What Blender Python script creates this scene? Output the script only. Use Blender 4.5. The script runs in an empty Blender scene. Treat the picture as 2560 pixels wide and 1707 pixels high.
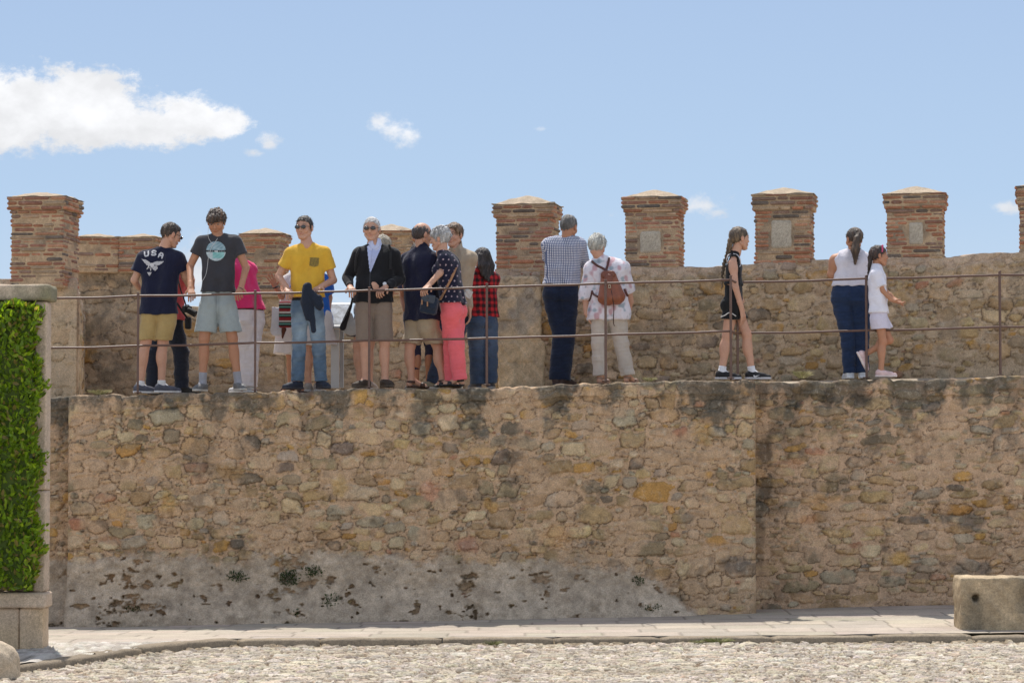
EXPO=0.62; CLOUD=4.5; SKYSAT=.52; SKYVAL=1.0
import bpy, math, random
import numpy as np
from mathutils import Vector, Matrix
from mathutils.bvhtree import BVHTree
random.seed(7); RNG = np.random.default_rng(11)
C = bpy.context.scene.collection
# ------------------------------------------------------------------ camera
F = 6804.0; CX, CY = 1280.0, 853.5; CZ = 1.6
PITCH = math.atan(302.5 / F)
cam_d = bpy.data.cameras.new('camera'); cam = bpy.data.objects.new('camera', cam_d); C.objects.link(cam)
cam.location = (0, 0, CZ); cam.rotation_euler = (math.radians(90) + PITCH, 0, 0)
cam_d.sensor_width = 36; cam_d.lens = F / 2560 * 36; cam_d.clip_end = 20000; cam_d.clip_start = 0.5
bpy.context.scene.camera = cam
def at(px, py, Y):
    u = (px - CX) / F; v = (CY - py) / F
    yw = math.cos(PITCH) - math.sin(PITCH) * v; zw = math.sin(PITCH) + math.cos(PITCH) * v
    t = Y / yw
    return np.array([t * u, Y, CZ + t * zw])
def zat(px, py, Y): return float(at(px, py, Y)[2])
# ------------------------------------------------------------------ world heights
WY = 28.0            # front face of the main wall
RY = 28.6            # right section, set back
_wt = [(-400, 992), (125, 985), (400, 979.5), (640, 974), (1240, 961), (1400, 954), (1790, 945), (1960, 944), (2560, 931), (3000, 922)]
_wx = [float(at(a, b, WY)[0]) for a, b in _wt]; _wz = [zat(a, b, WY) for a, b in _wt]
def walk(x): return float(np.interp(x, _wx, _wz))
# ------------------------------------------------------------------ object helpers
def link(name, me, mat=None, parent=None, off=None):
    o = bpy.data.objects.new(name, me); C.objects.link(o)
    if mat is not None:
        for m in (mat if isinstance(mat, (list, tuple)) else [mat]): me.materials.append(m)
    if parent is not None: o.parent = parent
    return o
def mesh_np(name, V, Q, smooth=True, col=None, T=None):
    V = np.asarray(V, dtype=np.float32); Q = np.asarray(Q, dtype=np.int32)
    me = bpy.data.meshes.new(name); n = Q.shape[1]
    me.vertices.add(len(V)); me.vertices.foreach_set('co', V.ravel())
    me.loops.add(Q.size); me.loops.foreach_set('vertex_index', Q.ravel())
    me.polygons.add(len(Q)); me.polygons.foreach_set('loop_start', np.arange(0, Q.size, n, dtype=np.int32))
    me.polygons.foreach_set('loop_total', np.full(len(Q), n, dtype=np.int32))
    me.update(calc_edges=True); me.validate()
    if smooth: me.polygons.foreach_set('use_smooth', np.ones(len(me.polygons), dtype=bool))
    if col is not None: setcol(me, col)
    return me
def setcol(me, col):
    col = np.asarray(col, dtype=np.float32)
    if col.ndim == 1: col = np.tile(col, (len(me.vertices), 1))
    a = me.color_attributes.new('Col', 'FLOAT_COLOR', 'POINT')
    a.data.foreach_set('color', np.concatenate([np.clip(col[:, :3], 0, 1), np.ones((len(col), 1), np.float32)], 1).ravel())
def empty(name, loc, label=None, cat=None, group=None):
    o = bpy.data.objects.new(name, None); C.objects.link(o); o.location = tuple(float(a) for a in loc); o.empty_display_size = .2
    if label: o['label'] = label; o['category'] = cat
    if group: o['group'] = group
    return o
def tag(o, label=None, cat=None, group=None, kind=None):
    if label: o['label'] = label
    if cat: o['category'] = cat
    if group: o['group'] = group
    if kind: o['kind'] = kind
    return o
class MB:
    "collects boxes, tubes and polygons into one mesh"
    def __init__(s): s.v = []; s.f = []; s.c = []
    def add(s, V, Fs, col=(1, 1, 1)):
        b = len(s.v); s.v += [tuple(map(float, p)) for p in V]; s.f += [tuple(i + b for i in f) for f in Fs]; s.c += [tuple(col)] * len(V)
    def box(s, c, sz, R=None, col=(1, 1, 1), bev=0.0):
        hx, hy, hz = [a / 2 for a in sz]
        if bev <= 0:
            V = [(x, y, z) for x in (-hx, hx) for y in (-hy, hy) for z in (-hz, hz)]
            Fs = [(0, 1, 3, 2), (4, 6, 7, 5), (0, 4, 5, 1), (2, 3, 7, 6), (0, 2, 6, 4), (1, 5, 7, 3)]
        else:
            b = bev; V = []; rings = [(-hz, b), (-hz + b, 0), (hz - b, 0), (hz, b)]
            for z, i in rings:
                x, y = hx - i, hy - i
                V += [(-x + b, -y, z), (x - b, -y, z), (x, -y + b, z), (x, y - b, z), (x - b, y, z), (-x + b, y, z), (-x, y - b, z), (-x, -y + b, z)]
            Fs = [tuple(range(7, -1, -1)), tuple(24 + i for i in range(8))]
            for r in range(3):
                for i in range(8): j = (i + 1) % 8; Fs.append((r * 8 + i, r * 8 + j, r * 8 + 8 + j, r * 8 + 8 + i))
        c = np.array(c, float)
        V = np.array(V)
        if R is not None: V = V @ np.array(R).T
        s.add(V + c, Fs, col)
    def tube(s, pts, rad, n=8, col=(1, 1, 1), cap=True):
        pts = [np.array(p, float) for p in pts]; m = len(pts)
        if not hasattr(rad, '__len__'): rad = [rad] * m
        V = []; prev = None
        for i, p in enumerate(pts):
            d = pts[min(i + 1, m - 1)] - pts[max(i - 1, 0)]; d /= (np.linalg.norm(d) + 1e-9)
            if prev is None:
                a = np.cross(d, [0, 0, 1.]);
                if np.linalg.norm(a) < .1: a = np.cross(d, [1., 0, 0])
            else: a = prev - d * np.dot(prev, d)
            a /= np.linalg.norm(a); prev = a; b = np.cross(d, a)
            for k in range(n):
                t = 2 * math.pi * k / n; V.append(p + rad[i] * (math.cos(t) * a + math.sin(t) * b))
        Fs = [(i * n + k, i * n + (k + 1) % n, (i + 1) * n + (k + 1) % n, (i + 1) * n + k) for i in range(m - 1) for k in range(n)]
        if cap: Fs += [tuple(range(n - 1, -1, -1)), tuple((m - 1) * n + k for k in range(n))]
        s.add(V, Fs, col)
    def build(s, name, mat, parent=None, smooth=False, base=None):
        me = bpy.data.meshes.new(name); V = np.array(s.v)
        if base is not None: V = V - np.array(base)
        me.from_pydata([tuple(p) for p in V], [], s.f); me.update()
        if smooth: me.polygons.foreach_set('use_smooth', np.ones(len(me.polygons), dtype=bool))
        setcol(me, np.array(s.c))
        return link(name, me, mat, parent)
def rotz(a): c, s_ = math.cos(a), math.sin(a); return np.array([[c, -s_, 0], [s_, c, 0], [0, 0, 1.]])
# ------------------------------------------------------------------ materials
def mat(name, color=None, fold=None, rough=.9, n1=(0, 8), n2=(0, 60), bump=(0, 100, .004), spec=.3, metal=0, attr=False, scale=(1, 1, 1), sss=0, extra=None, sheen=0):
    m = bpy.data.materials.new(name); m.use_nodes = True; nt = m.node_tree; N = nt.nodes; L = nt.links
    b = N['Principled BSDF']; b.inputs['Roughness'].default_value = rough; b.inputs['Specular IOR Level'].default_value = spec; b.inputs['Metallic'].default_value = metal
    tc = N.new('ShaderNodeTexCoord'); mp = N.new('ShaderNodeMapping'); mp.inputs['Scale'].default_value = scale; L.new(tc.outputs['Object'], mp.inputs[0])
    vec = mp.outputs[0]
    if attr: a = N.new('ShaderNodeVertexColor'); a.layer_name = 'Col'; cur = a.outputs[0]
    else: r = N.new('ShaderNodeRGB'); r.outputs[0].default_value = (*(color or (1, 1, 1)), 1); cur = r.outputs[0]
    if extra: cur = extra(nt, vec, cur)
    for amp, sc in (n1, n2):
        if amp <= 0: continue
        t = N.new('ShaderNodeTexNoise'); t.inputs['Scale'].default_value = sc; t.inputs['Detail'].default_value = 5; t.inputs['Roughness'].default_value = .65; L.new(vec, t.inputs['Vector'])
        mr = N.new('ShaderNodeMapRange'); mr.inputs[1].default_value = .3; mr.inputs[2].default_value = .7; mr.inputs[3].default_value = 1 - amp; mr.inputs[4].default_value = 1 + amp; L.new(t.outputs[0], mr.inputs[0])
        mx = N.new('ShaderNodeVectorMath'); mx.operation = 'SCALE'; L.new(cur, mx.inputs[0]); L.new(mr.outputs[0], mx.inputs['Scale']); cur = mx.outputs[0]
    L.new(cur, b.inputs['Base Color'])
    if bump[0] > 0:
        t = N.new('ShaderNodeTexNoise'); t.inputs['Scale'].default_value = bump[1]; t.inputs['Detail'].default_value = 4; L.new(vec, t.inputs['Vector'])
        bp = N.new('ShaderNodeBump'); bp.inputs['Strength'].default_value = bump[0]; bp.inputs['Distance'].default_value = bump[2]; L.new(t.outputs[0], bp.inputs['Height']); L.new(bp.outputs[0], b.inputs['Normal'])
        if fold:
            t = N.new('ShaderNodeTexNoise'); t.inputs['Scale'].default_value = fold[0]; t.inputs['Detail'].default_value = 1.5; t.inputs['Distortion'].default_value = .7; mf = N.new('ShaderNodeMapping'); mf.inputs['Scale'].default_value = fold[3]; mf.inputs['Rotation'].default_value = (0, .5, .3); L.new(vec, mf.inputs[0]); L.new(mf.outputs[0], t.inputs['Vector'])
            b2 = N.new('ShaderNodeBump'); b2.inputs['Strength'].default_value = fold[1]; b2.inputs['Distance'].default_value = fold[2]; L.new(t.outputs[0], b2.inputs['Height']); L.new(bp.outputs[0], b2.inputs['Normal']); L.new(b2.outputs[0], b.inputs['Normal'])
    if sss: b.inputs['Subsurface Weight'].default_value = sss; b.inputs['Subsurface Radius'].default_value = (.02, .008, .004)
    if sheen: b.inputs['Sheen Weight'].default_value = sheen
    return m
# ------------------------------------------------------------------ noise
def vnoise2(H, W, cell, rng, oct=4, pers=.55, ax=1.0):
    out = np.zeros((H, W), np.float32); amp = 1; tot = 0
    for _ in range(oct):
        cy = max(cell, 1.01); cx = max(cell * ax, 1.01)
        gh, gw = int(H / cy) + 3, int(W / cx) + 3; g = rng.random((gh, gw)).astype(np.float32) * 2 - 1
        y = np.arange(H) / cy; x = np.arange(W) / cx
        yi = y.astype(int); xi = x.astype(int); fy = (y - yi)[:, None]; fx = (x - xi)[None, :]
        fy = fy * fy * (3 - 2 * fy); fx = fx * fx * (3 - 2 * fx)
        a = g[yi][:, xi]; b = g[yi][:, xi + 1]; c = g[yi + 1][:, xi]; d = g[yi + 1][:, xi + 1]
        out += amp * ((a * (1 - fx) + b * fx) * (1 - fy) + (c * (1 - fx) + d * fx) * fy); tot += amp
        amp *= pers; cell /= 2
        if cell < 1: break
    return out / tot * 1.6
def sst(a, b, x): t = np.clip((x - a) / (b - a + 1e-9), 0, 1); return t * t * (3 - 2 * t)
_nd = np.random.default_rng(5).normal(size=(14, 3)); _np_ = np.random.default_rng(6).random(14) * 6.28
def snoise(P, freq, i0=0, n=6, an=(1, 1, 1)):
    o = 0; an = np.array(an)
    for i in range(i0, i0 + n):
        d = _nd[i % 14] * an; o = o + np.sin(P @ (d * freq * (1 + .37 * (i - i0))) + _np_[i % 14] * (1 + i0)) / (1 + .4 * (i - i0))
    return o / n * 1.8
# ------------------------------------------------------------------ SDF mesher
def nrm(v): v = np.array(v, float); return v / (np.linalg.norm(v) + 1e-12)
class SDF:
    def __init__(s, h=.008): s.h = h; s.p = []; s.ns = []; s.planes = []
    def cone(s, a, b, ra, rb=None, k=.02, cuts=(), sq=None, op='u'):
        a = np.array(a, float); b = np.array(b, float); rb = ra if rb is None else rb
        r = max(ra, rb); s.p.append(('c', a, b, ra, rb, k, list(cuts), sq, op, np.minimum(a, b) - r, np.maximum(a, b) + r)); return s
    def ell(s, c, rad, R=None, k=.02, cuts=(), op='u'):
        c = np.array(c, float); rad = np.array(rad, float); R = np.eye(3) if R is None else R; m = rad.max()
        s.p.append(('e', c, R, rad, None, k, list(cuts), None, op, c - m, c + m)); return s
    def box(s, c, half, R=None, rr=.01, k=.01, cuts=(), op='u'):
        c = np.array(c, float); half = np.array(half, float); R = np.eye(3) if R is None else R; m = np.linalg.norm(half) + .001
        s.p.append(('b', c, R, half, rr, k, list(cuts), None, op, c - m, c + m)); return s
    def noise(s, amp, freq, i0=0, an=(1, 1, 1)): s.ns.append((amp, freq, i0, an)); return s
    def plane(s, pt, n): s.planes.append((np.array(pt, float), nrm(n))); return s
    def mesh(s, frame=None):
        h = s.h; U = [p for p in s.p if p[8] == 'u']
        lo = np.min([p[9] for p in U], 0) - 4 * h; hi = np.max([p[10] for p in U], 0) + 4 * h
        na = sum(abs(n[0]) for n in s.ns); lo -= na; hi += na
        N = np.ceil((hi - lo) / h).astype(int) + 1
        G = np.full(N, 1.0, np.float32)
        ax = [lo[i] + np.arange(N[i]) * h for i in range(3)]
        for (t, a, b, ra, rb, k, cuts, sq, op, plo, phi) in s.p:
            mrg = k + na + 3 * h
            i0 = np.clip(((plo - mrg - lo) / h).astype(int), 0, N - 1); i1 = np.clip(((phi + mrg - lo) / h).astype(int) + 2, 0, N)
            if np.any(i1 - i0 <= 0): continue
            P = np.stack(np.meshgrid(ax[0][i0[0]:i1[0]], ax[1][i0[1]:i1[1]], ax[2][i0[2]:i1[2]], indexing='ij'), -1)
            if t == 'c':
                q = P - a; ba = b - a; L2 = float(ba @ ba) + 1e-12; tt = np.clip(q @ ba / L2, 0, 1)
                q = q - tt[..., None] * ba
                if sq is not None: nn, kk = sq; q = q + (q @ nn)[..., None] * nn * (kk - 1)
                d = np.sqrt((q * q).sum(-1)) - (ra + (rb - ra) * tt)
            elif t == 'e':
                q = (P - a) @ b; qn = q / ra; l = np.sqrt((qn * qn).sum(-1)) + 1e-9; q2 = qn / ra; g = np.sqrt((q2 * q2).sum(-1)) + 1e-9
                d = l * (l - 1) / g
            else:
                q = np.abs((P - a) @ b) - (ra - rb); d = np.sqrt((np.maximum(q, 0) ** 2).sum(-1)) + np.minimum(q.max(-1), 0) - rb
            for pt, n in cuts: d = np.maximum(d, (P - np.array(pt)) @ nrm(n))
            d = d.astype(np.float32); sl = tuple(slice(i0[j], i1[j]) for j in range(3)); g0 = G[sl]
            if op == 'u':
                if k > 0: hh = np.maximum(k - np.abs(g0 - d), 0) / k; G[sl] = np.minimum(g0, d) - hh * hh * k * .25
                else: G[sl] = np.minimum(g0, d)
            else:
                if k > 0: hh = np.maximum(k - np.abs(g0 + d), 0) / k; G[sl] = np.maximum(g0, -d) + hh * hh * k * .25
                else: G[sl] = np.maximum(g0, -d)
        if s.ns or s.planes:
            m = np.abs(G) < na + 3 * h + .03
            if s.planes: m = m | (G < 0)
            idx = np.argwhere(m); P = lo + idx * h; v = G[m]
            for amp, fr, i0_, an in s.ns: v = v + amp * snoise(P if frame is None else P @ frame, fr, i0_, 6, an).astype(np.float32)
            for pt, n in s.planes: v = np.maximum(v, ((P - pt) @ n).astype(np.float32))
            G[m] = v
        return nets(G, lo, h)
def nets(G, lo, h):
    S = G < 0; c = S[:-1, :-1, :-1].astype(np.int8)
    for dx in (0, 1):
        for dy in (0, 1):
            for dz in (0, 1):
                if dx + dy + dz: c = c + S[dx:S.shape[0] - 1 + dx, dy:S.shape[1] - 1 + dy, dz:S.shape[2] - 1 + dz]
    act = (c > 0) & (c < 8); I = np.argwhere(act)
    if len(I) == 0: return np.zeros((0, 3)), np.zeros((0, 4), int)
    cor = [(x, y, z) for x in (0, 1) for y in (0, 1) for z in (0, 1)]
    val = np.stack([G[I[:, 0] + a, I[:, 1] + b, I[:, 2] + e] for a, b, e in cor], 1)
    acc = np.zeros((len(I), 3)); cnt = np.zeros(len(I))
    for i in range(8):
        for j in range(i + 1, 8):
            d = np.array(cor[j]) - np.array(cor[i])
            if abs(d).sum() != 1: continue
            va, vb = val[:, i], val[:, j]; m = (va < 0) != (vb < 0)
            t = np.where(m, va / np.where(m, va - vb, 1), 0)
            acc += np.where(m[:, None], np.array(cor[i]) + t[:, None] * d, 0); cnt += m
    V = lo + (I + acc / cnt[:, None]) * h
    idm = np.full(act.shape, -1, np.int32); idm[act] = np.arange(len(I))
    Q = []
    for axn in range(3):
        a = [slice(1, -1)] * 3; a0 = list(a); a1 = list(a); a0[axn] = slice(0, -1); a1[axn] = slice(1, None)
        s0 = S[tuple(a0)]; s1 = S[tuple(a1)]; E = np.argwhere(s0 != s1)
        if len(E) == 0: continue
        base = E.copy(); o = [x for x in range(3) if x != axn]; base[:, o[0]] += 1; base[:, o[1]] += 1
        flip = s0[E[:, 0], E[:, 1], E[:, 2]]
        if axn == 1: flip = ~flip
        def g(d0, d1): b = base.copy(); b[:, o[0]] += d0; b[:, o[1]] += d1; return idm[b[:, 0], b[:, 1], b[:, 2]]
        q = np.stack([g(-1, -1), g(0, -1), g(0, 0), g(-1, 0)], 1)
        q = np.where(flip[:, None], q, q[:, ::-1]); Q.append(q[(q >= 0).all(1)])
    return V, np.concatenate(Q)
def join(parts):
    V = []; Q = []; n = 0
    for v, q in parts: V.append(v); Q.append(q + n); n += len(v)
    return np.concatenate(V), np.concatenate(Q)
# ================================================================== light
SUN_EL = math.radians(65); SUN_AZ = math.radians(-15)      # azimuth from +Y towards +X
sd = np.array([math.sin(SUN_AZ) * math.cos(SUN_EL), math.cos(SUN_AZ) * math.cos(SUN_EL), math.sin(SUN_EL)])
sun_d = bpy.data.lights.new('sun', 'SUN'); sun = bpy.data.objects.new('sun', sun_d); C.objects.link(sun)
sun_d.energy = 3.2; sun_d.angle = math.radians(.53); sun_d.color = (1, .95, .87)
sun.rotation_euler = Vector(tuple(-sd)).to_track_quat('-Z', 'Y').to_euler(); sun.location = (0, 30, 20)
sc = bpy.context.scene
sc.view_settings.view_transform = 'Standard'; sc.view_settings.look = 'None'; sc.view_settings.exposure = EXPO; sc.view_settings.gamma = 1
w = bpy.data.worlds.new('World'); sc.world = w; w.use_nodes = True; nt = w.node_tree; N = nt.nodes; L = nt.links
bg = N['Background']; bg.inputs[1].default_value = .15
sky = N.new('ShaderNodeTexSky'); sky.sky_type = 'NISHITA'; sky.sun_disc = False; sky.sun_elevation = SUN_EL; sky.sun_rotation = SUN_AZ
sky.altitude = 1000; sky.air_density = 1.0; sky.dust_density = 1.2; sky.ozone_density = 2.0
def MN(op, a, b=None, c=None):
    n = N.new('ShaderNodeMath'); n.operation = op
    for i, x in enumerate((a, b, c)):
        if x is None: continue
        if isinstance(x, (int, float)): n.inputs[i].default_value = x
        else: L.new(x, n.inputs[i])
    return n.outputs[0]
tcw = N.new('ShaderNodeTexCoord'); sep = N.new('ShaderNodeSeparateXYZ'); L.new(tcw.outputs['Generated'], sep.inputs[0])
dx, dy, dz = sep.outputs
dyc = MN('MAXIMUM', dy, .05)
U = MN('DIVIDE', dx, dyc); Vv = MN('DIVIDE', dz, dyc)      # tangent-plane direction, looking out along +Y
def cdir(X, Y):     # photo point -> direction coordinates
    p = at(X * 1.0884, Y * 1.0884, 100.); return p[0] / 100., (p[2] - CZ) / 100.
cmb = N.new('ShaderNodeCombineXYZ'); L.new(U, cmb.inputs[0]); L.new(MN('MULTIPLY', Vv, 1.35), cmb.inputs[1])
def wn(scale, det, off=0, rgh=.6):
    t = N.new('ShaderNodeTexNoise'); t.inputs['Scale'].default_value = scale; t.inputs['Detail'].default_value = det; t.inputs['Roughness'].default_value = rgh
    mpn = N.new('ShaderNodeMapping'); mpn.inputs['Location'].default_value = (off, off * .7, off * 1.3); L.new(cmb.outputs[0], mpn.inputs[0]); L.new(mpn.outputs[0], t.inputs['Vector']); return t.outputs[0]
nz1 = wn(85, 12, 0, .68); nz2 = wn(22, 5, 3.3)
def clouds(lst, namp, thr):
    cur = None
    for X, Y, rx, ry, wgt in lst:
        u, v = cdir(X, Y); ru, rv = rx / 6250., ry / 6250.
        a = MN('DIVIDE', MN('SUBTRACT', U, u), ru); b = MN('DIVIDE', MN('SUBTRACT', Vv, v), rv)
        dn = MN('COMPARE', b, -50., 50.)       # 1 below the centre: flatter bases
        b = MN('MULTIPLY', b, MN('MULTIPLY_ADD', dn, .25, 1.))
        r = MN('SQRT', MN('ADD', MN('MULTIPLY', a, a), MN('MULTIPLY', b, b)))
        f = MN('MULTIPLY', MN('SUBTRACT', 1., r), wgt)
        cur = f if cur is None else MN('SMOOTH_MAX', cur, f, .35)
    nn = MN('MULTIPLY', MN('SUBTRACT', MN('ADD', MN('MULTIPLY', nz1, .7), MN('MULTIPLY', nz2, .3)), .5), namp)
    d = MN('ADD', cur, nn)
    mr = N.new('ShaderNodeMapRange'); mr.interpolation_type = 'SMOOTHSTEP'; mr.inputs[1].default_value = thr[0]; mr.inputs[2].default_value = thr[1]; L.new(d, mr.inputs[0])
    return mr.outputs[0], d
c1, d1 = clouds([(20, 270, 190, 118, 1), (150, 255, 215, 118, 1), (190, 215, 100, 62, 1), (250, 290, 180, 70, 1), (330, 300, 160, 60, 1), (440, 275, 105, 62, 1), (505, 288, 80, 42, 1), (-150, 280, 200, 120, 1)], 2.3, (-.06, .34))
c2, d2 = clouds([(620, 330, 45, 32, .9), (585, 352, 35, 18, .7), (872, 284, 62, 34, .9), (905, 296, 60, 34, .9), (938, 306, 40, 46, .85), (1250, 297, 30, 13, .5), (1610, 470, 85, 42, .8), (1655, 490, 50, 22, .7), (2320, 480, 62, 24, .8), (1410, 497, 40, 16, .4), (450, 640, 60, 110, .9), (740, 700, 120, 60, .5)], 3.4, (.15, .85))
cover = MN('MINIMUM', MN('ADD', MN('MULTIPLY', c1, .97), MN('MULTIPLY', c2, .8)), 1.)
# only in front of the wall's outlook (dy > 0)
cover = MN('MULTIPLY', cover, MN('GREATER_THAN', dy, .2))
shade = N.new('ShaderNodeMapRange'); shade.inputs[1].default_value = .36; shade.inputs[2].default_value = .60; shade.inputs[3].default_value = .84; shade.inputs[4].default_value = 1.02; L.new(wn(34, 7, 8.1), shade.inputs[0])
vsh = N.new('ShaderNodeMapRange'); u0, v0 = cdir(0, 350); u1, v1 = cdir(0, 290); vsh.inputs[1].default_value = v0; vsh.inputs[2].default_value = v1; vsh.inputs[3].default_value = .84; vsh.inputs[4].default_value = 1; L.new(Vv, vsh.inputs[0])
cc = N.new('ShaderNodeCombineXYZ'); cs = MN('MULTIPLY', MN('MULTIPLY', shade.outputs[0], vsh.outputs[0]), CLOUD)
for i, k in enumerate((.975, .98, 1.0)): L.new(MN('MULTIPLY', cs, k), cc.inputs[i])
hs = N.new('ShaderNodeHueSaturation'); hs.inputs['Saturation'].default_value = SKYSAT; hs.inputs['Value'].default_value = SKYVAL; L.new(sky.outputs[0], hs.inputs['Color'])
mixn = N.new('ShaderNodeMix'); mixn.data_type = 'RGBA'; 
rampc = N.new('ShaderNodeValToRGB'); mrr = N.new('ShaderNodeMapRange'); mrr.inputs[1].default_value = .02; mrr.inputs[2].default_value = .20; L.new(Vv, mrr.inputs[0]); L.new(mrr.outputs[0], rampc.inputs[0])
kx = 1 / (.15 * 2 ** EXPO); el = rampc.color_ramp.elements
el[0].position = 0; el[0].color = (.63 * kx, .755 * kx, .88 * kx, 1); el[1].position = 1; el[1].color = (.40 * kx, .545 * kx, .80 * kx, 1)
e_ = el.new(.45); e_.color = (.475 * kx, .64 * kx, .86 * kx, 1)
wf = N.new('ShaderNodeMapRange'); wf.interpolation_type = 'SMOOTHSTEP'; wf.inputs[1].default_value = .55; wf.inputs[2].default_value = .93; L.new(dy, wf.inputs[0])
mixs = N.new('ShaderNodeMix'); mixs.data_type = 'RGBA'; L.new(wf.outputs[0], mixs.inputs[0]); L.new(hs.outputs[0], mixs.inputs[6]); L.new(rampc.outputs[0], mixs.inputs[7])
L.new(cover, mixn.inputs[0]); L.new(mixs.outputs[2], mixn.inputs[6]); L.new(cc.outputs[0], mixn.inputs[7])
L.new(mixn.outputs[2], bg.inputs[0])
# ================================================================== masonry relief
PAL = [((.44, .30, .155), 5), ((.50, .365, .21), 5), ((.36, .25, .14), 4), ((.45, .26, .09), 2.2), ((.33, .25, .155), 3), ((.42, .22, .13), .5), ((.20, .155, .11), .8), ((.40, .32, .225), 3), ((.54, .41, .26), 3)]
def stone_map(W, H, res, rng, sizes, mortar, pal=PAL, hs=.028, crack=.65, flat=False):
    nx, ny = int(W / res), int(H / res); occ = np.zeros((ny, nx), bool); hgt = np.zeros((ny, nx), np.float32)
    rmap = np.full((ny, nx), 2., np.float32)
    warp = vnoise2(ny, nx, .09 / res, rng, 4, .6); warp2 = vnoise2(ny, nx, .04 / res, rng, 3, .6)
    col = np.empty((ny, nx, 3), np.float32); col[:] = mortar; sid = np.zeros((ny, nx), np.float32)
    pc = np.array([p[0] for p in pal]); pw = np.array([p[1] for p in pal], float); pw /= pw.sum(); n = 0
    for (sw, sh, tries, tol) in sizes:
        free = np.argwhere(~occ); 
        for t in range(tries):
            if t % 60 == 0: free = np.argwhere(~occ)
            if len(free) < 20: break
            cy, cx = free[rng.integers(len(free))]
            a = sw / 2 / res * rng.uniform(.65, 1.35); b = sh / 2 / res * rng.uniform(.7, 1.3); th = rng.normal() * .09; e = rng.uniform(2.2, 5.0)
            m = int(max(a, b) * 1.35) + 2; y0, y1, x0, x1 = max(cy - m, 0), min(cy + m + 1, ny), max(cx - m, 0), min(cx + m + 1, nx)
            yy, xx = np.mgrid[y0:y1, x0:x1]; X = xx - cx; Y = yy - cy; ct, st_ = math.cos(th), math.sin(th)
            u = (X * ct + Y * st_) / a; v = (-X * st_ + Y * ct) / b; sk = rng.uniform(-.25, .25); u = u + sk * v
            r = (np.abs(u) ** e + np.abs(v) ** e) ** (1 / e) + .24 * warp[y0:y1, x0:x1] + .11 * warp2[y0:y1, x0:x1]
            ins = r < 1.0
            if not ins.any(): continue
            if (occ[y0:y1, x0:x1] & ins).sum() / ins.sum() > tol: continue
            pr = rng.uniform(.35, 1.1); prof = np.clip((1 - r) * 4.2, 0, 1) ** .6
            tilt = 1 + .3 * rng.normal() * v + .15 * rng.normal() * u
            m2 = ins & (~occ[y0:y1, x0:x1])
            hw = hgt[y0:y1, x0:x1]; hw[m2] = (hs * pr * prof * (tilt if not flat else 1))[m2]
            n += 1; c = pc[rng.choice(len(pc), p=pw)] * rng.uniform(.80, 1.12) * (1 + rng.normal(size=3) * .02)
            cw = col[y0:y1, x0:x1]; k = (.93 + .12 * prof)[..., None]; cw[m2] = (c * k)[m2]
            sw_ = sid[y0:y1, x0:x1]; sw_[m2] = n
            if rng.random() < crack:
                edge = (r >= .97) & (r < 1.08) & (~occ[y0:y1, x0:x1]) & ((v < .1) if rng.random() < .6 else True)
                hw[edge] -= .010; cw[edge] *= .5
            rr = rmap[y0:y1, x0:x1]; np.minimum(rr, r, out=rr)
            occ[y0:y1, x0:x1] |= r < 1.07
    return hgt, col, sid, rmap
def smooth2(a, n=1):
    for _ in range(n):
        p = np.pad(a, [(1, 1), (1, 1)] + [(0, 0)] * (a.ndim - 2), mode='edge'); a = (p[1:-1, 1:-1] * 4 + p[:-2, 1:-1] + p[2:, 1:-1] + p[1:-1, :-2] + p[1:-1, 2:]) / 8
    return a
def relief_wall(name, A, B, zb, ztop, thick, hgt, col, mat_, parent=None, res=.01, topvar=None, endw=True):
    "A,B: ground-plan ends of the face (left, right seen from the front); zb(t), ztop(t) heights in metres as arrays over columns"
    ny, nx, _ = col.shape; A = np.array(A, float); B = np.array(B, float); d = (B - A); Lg = np.linalg.norm(d); d /= Lg
    nrm_ = np.array([d[1], -d[0]])               # towards the camera (-Y) for d = +X
    t = np.linspace(0, 1, nx); zb = np.broadcast_to(zb, nx); zt = np.broadcast_to(ztop, nx)
    fr = np.linspace(0, 1, ny)[:, None]
    Z = zb[None, :] + (zt - zb)[None, :] * fr; base = A[None, :] + t[:, None] * (B - A)[None, :]
    off = hgt
    X = base[None, :, 0] + off * nrm_[0]; Y = base[None, :, 1] + off * nrm_[1]
    Pm = np.stack([X, Y, Z], -1)
    rows = [Pm]; cr = [col]
    last = Pm[-1].copy(); lc = col[-1]
    for dd in (.03, .09, .17, thick * .6, thick):
        q = last.copy(); q[:, 0] -= nrm_[0] * dd; q[:, 1] -= nrm_[1] * dd
        q[:, 2] += vnoise2(1, nx, 14, RNG, 3)[0] * .008 + (.004 if dd < .1 else 0)
        rows.append(q[None]); cr.append((lc * 1.05)[None])
    q = rows[-1][0].copy(); q[:, 2] = zb; rows.append(q[None]); cr.append(lc[None])
    Pm = np.concatenate(rows, 0); cc_ = np.concatenate(cr, 0)
    if endw:
        l = Pm[:, :1].copy(); r = Pm[:, -1:].copy()
        for e in (l, r):
            e[:ny, :, 0] -= nrm_[0] * thick; e[:ny, :, 1] -= nrm_[1] * thick
        Pm = np.concatenate([l, Pm, r], 1); cc_ = np.concatenate([cc_[:, :1], cc_, cc_[:, -1:]], 1)
    H_, W_ = Pm.shape[:2]; idx = np.arange(H_ * W_).reshape(H_, W_)
    Q = np.stack([idx[:-1, :-1], idx[:-1, 1:], idx[1:, 1:], idx[1:, :-1]], -1).reshape(-1, 4)
    me = mesh_np(name, Pm.reshape(-1, 3), Q, True, cc_.reshape(-1, 3))
    return link(name, me, mat_, parent)
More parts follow.
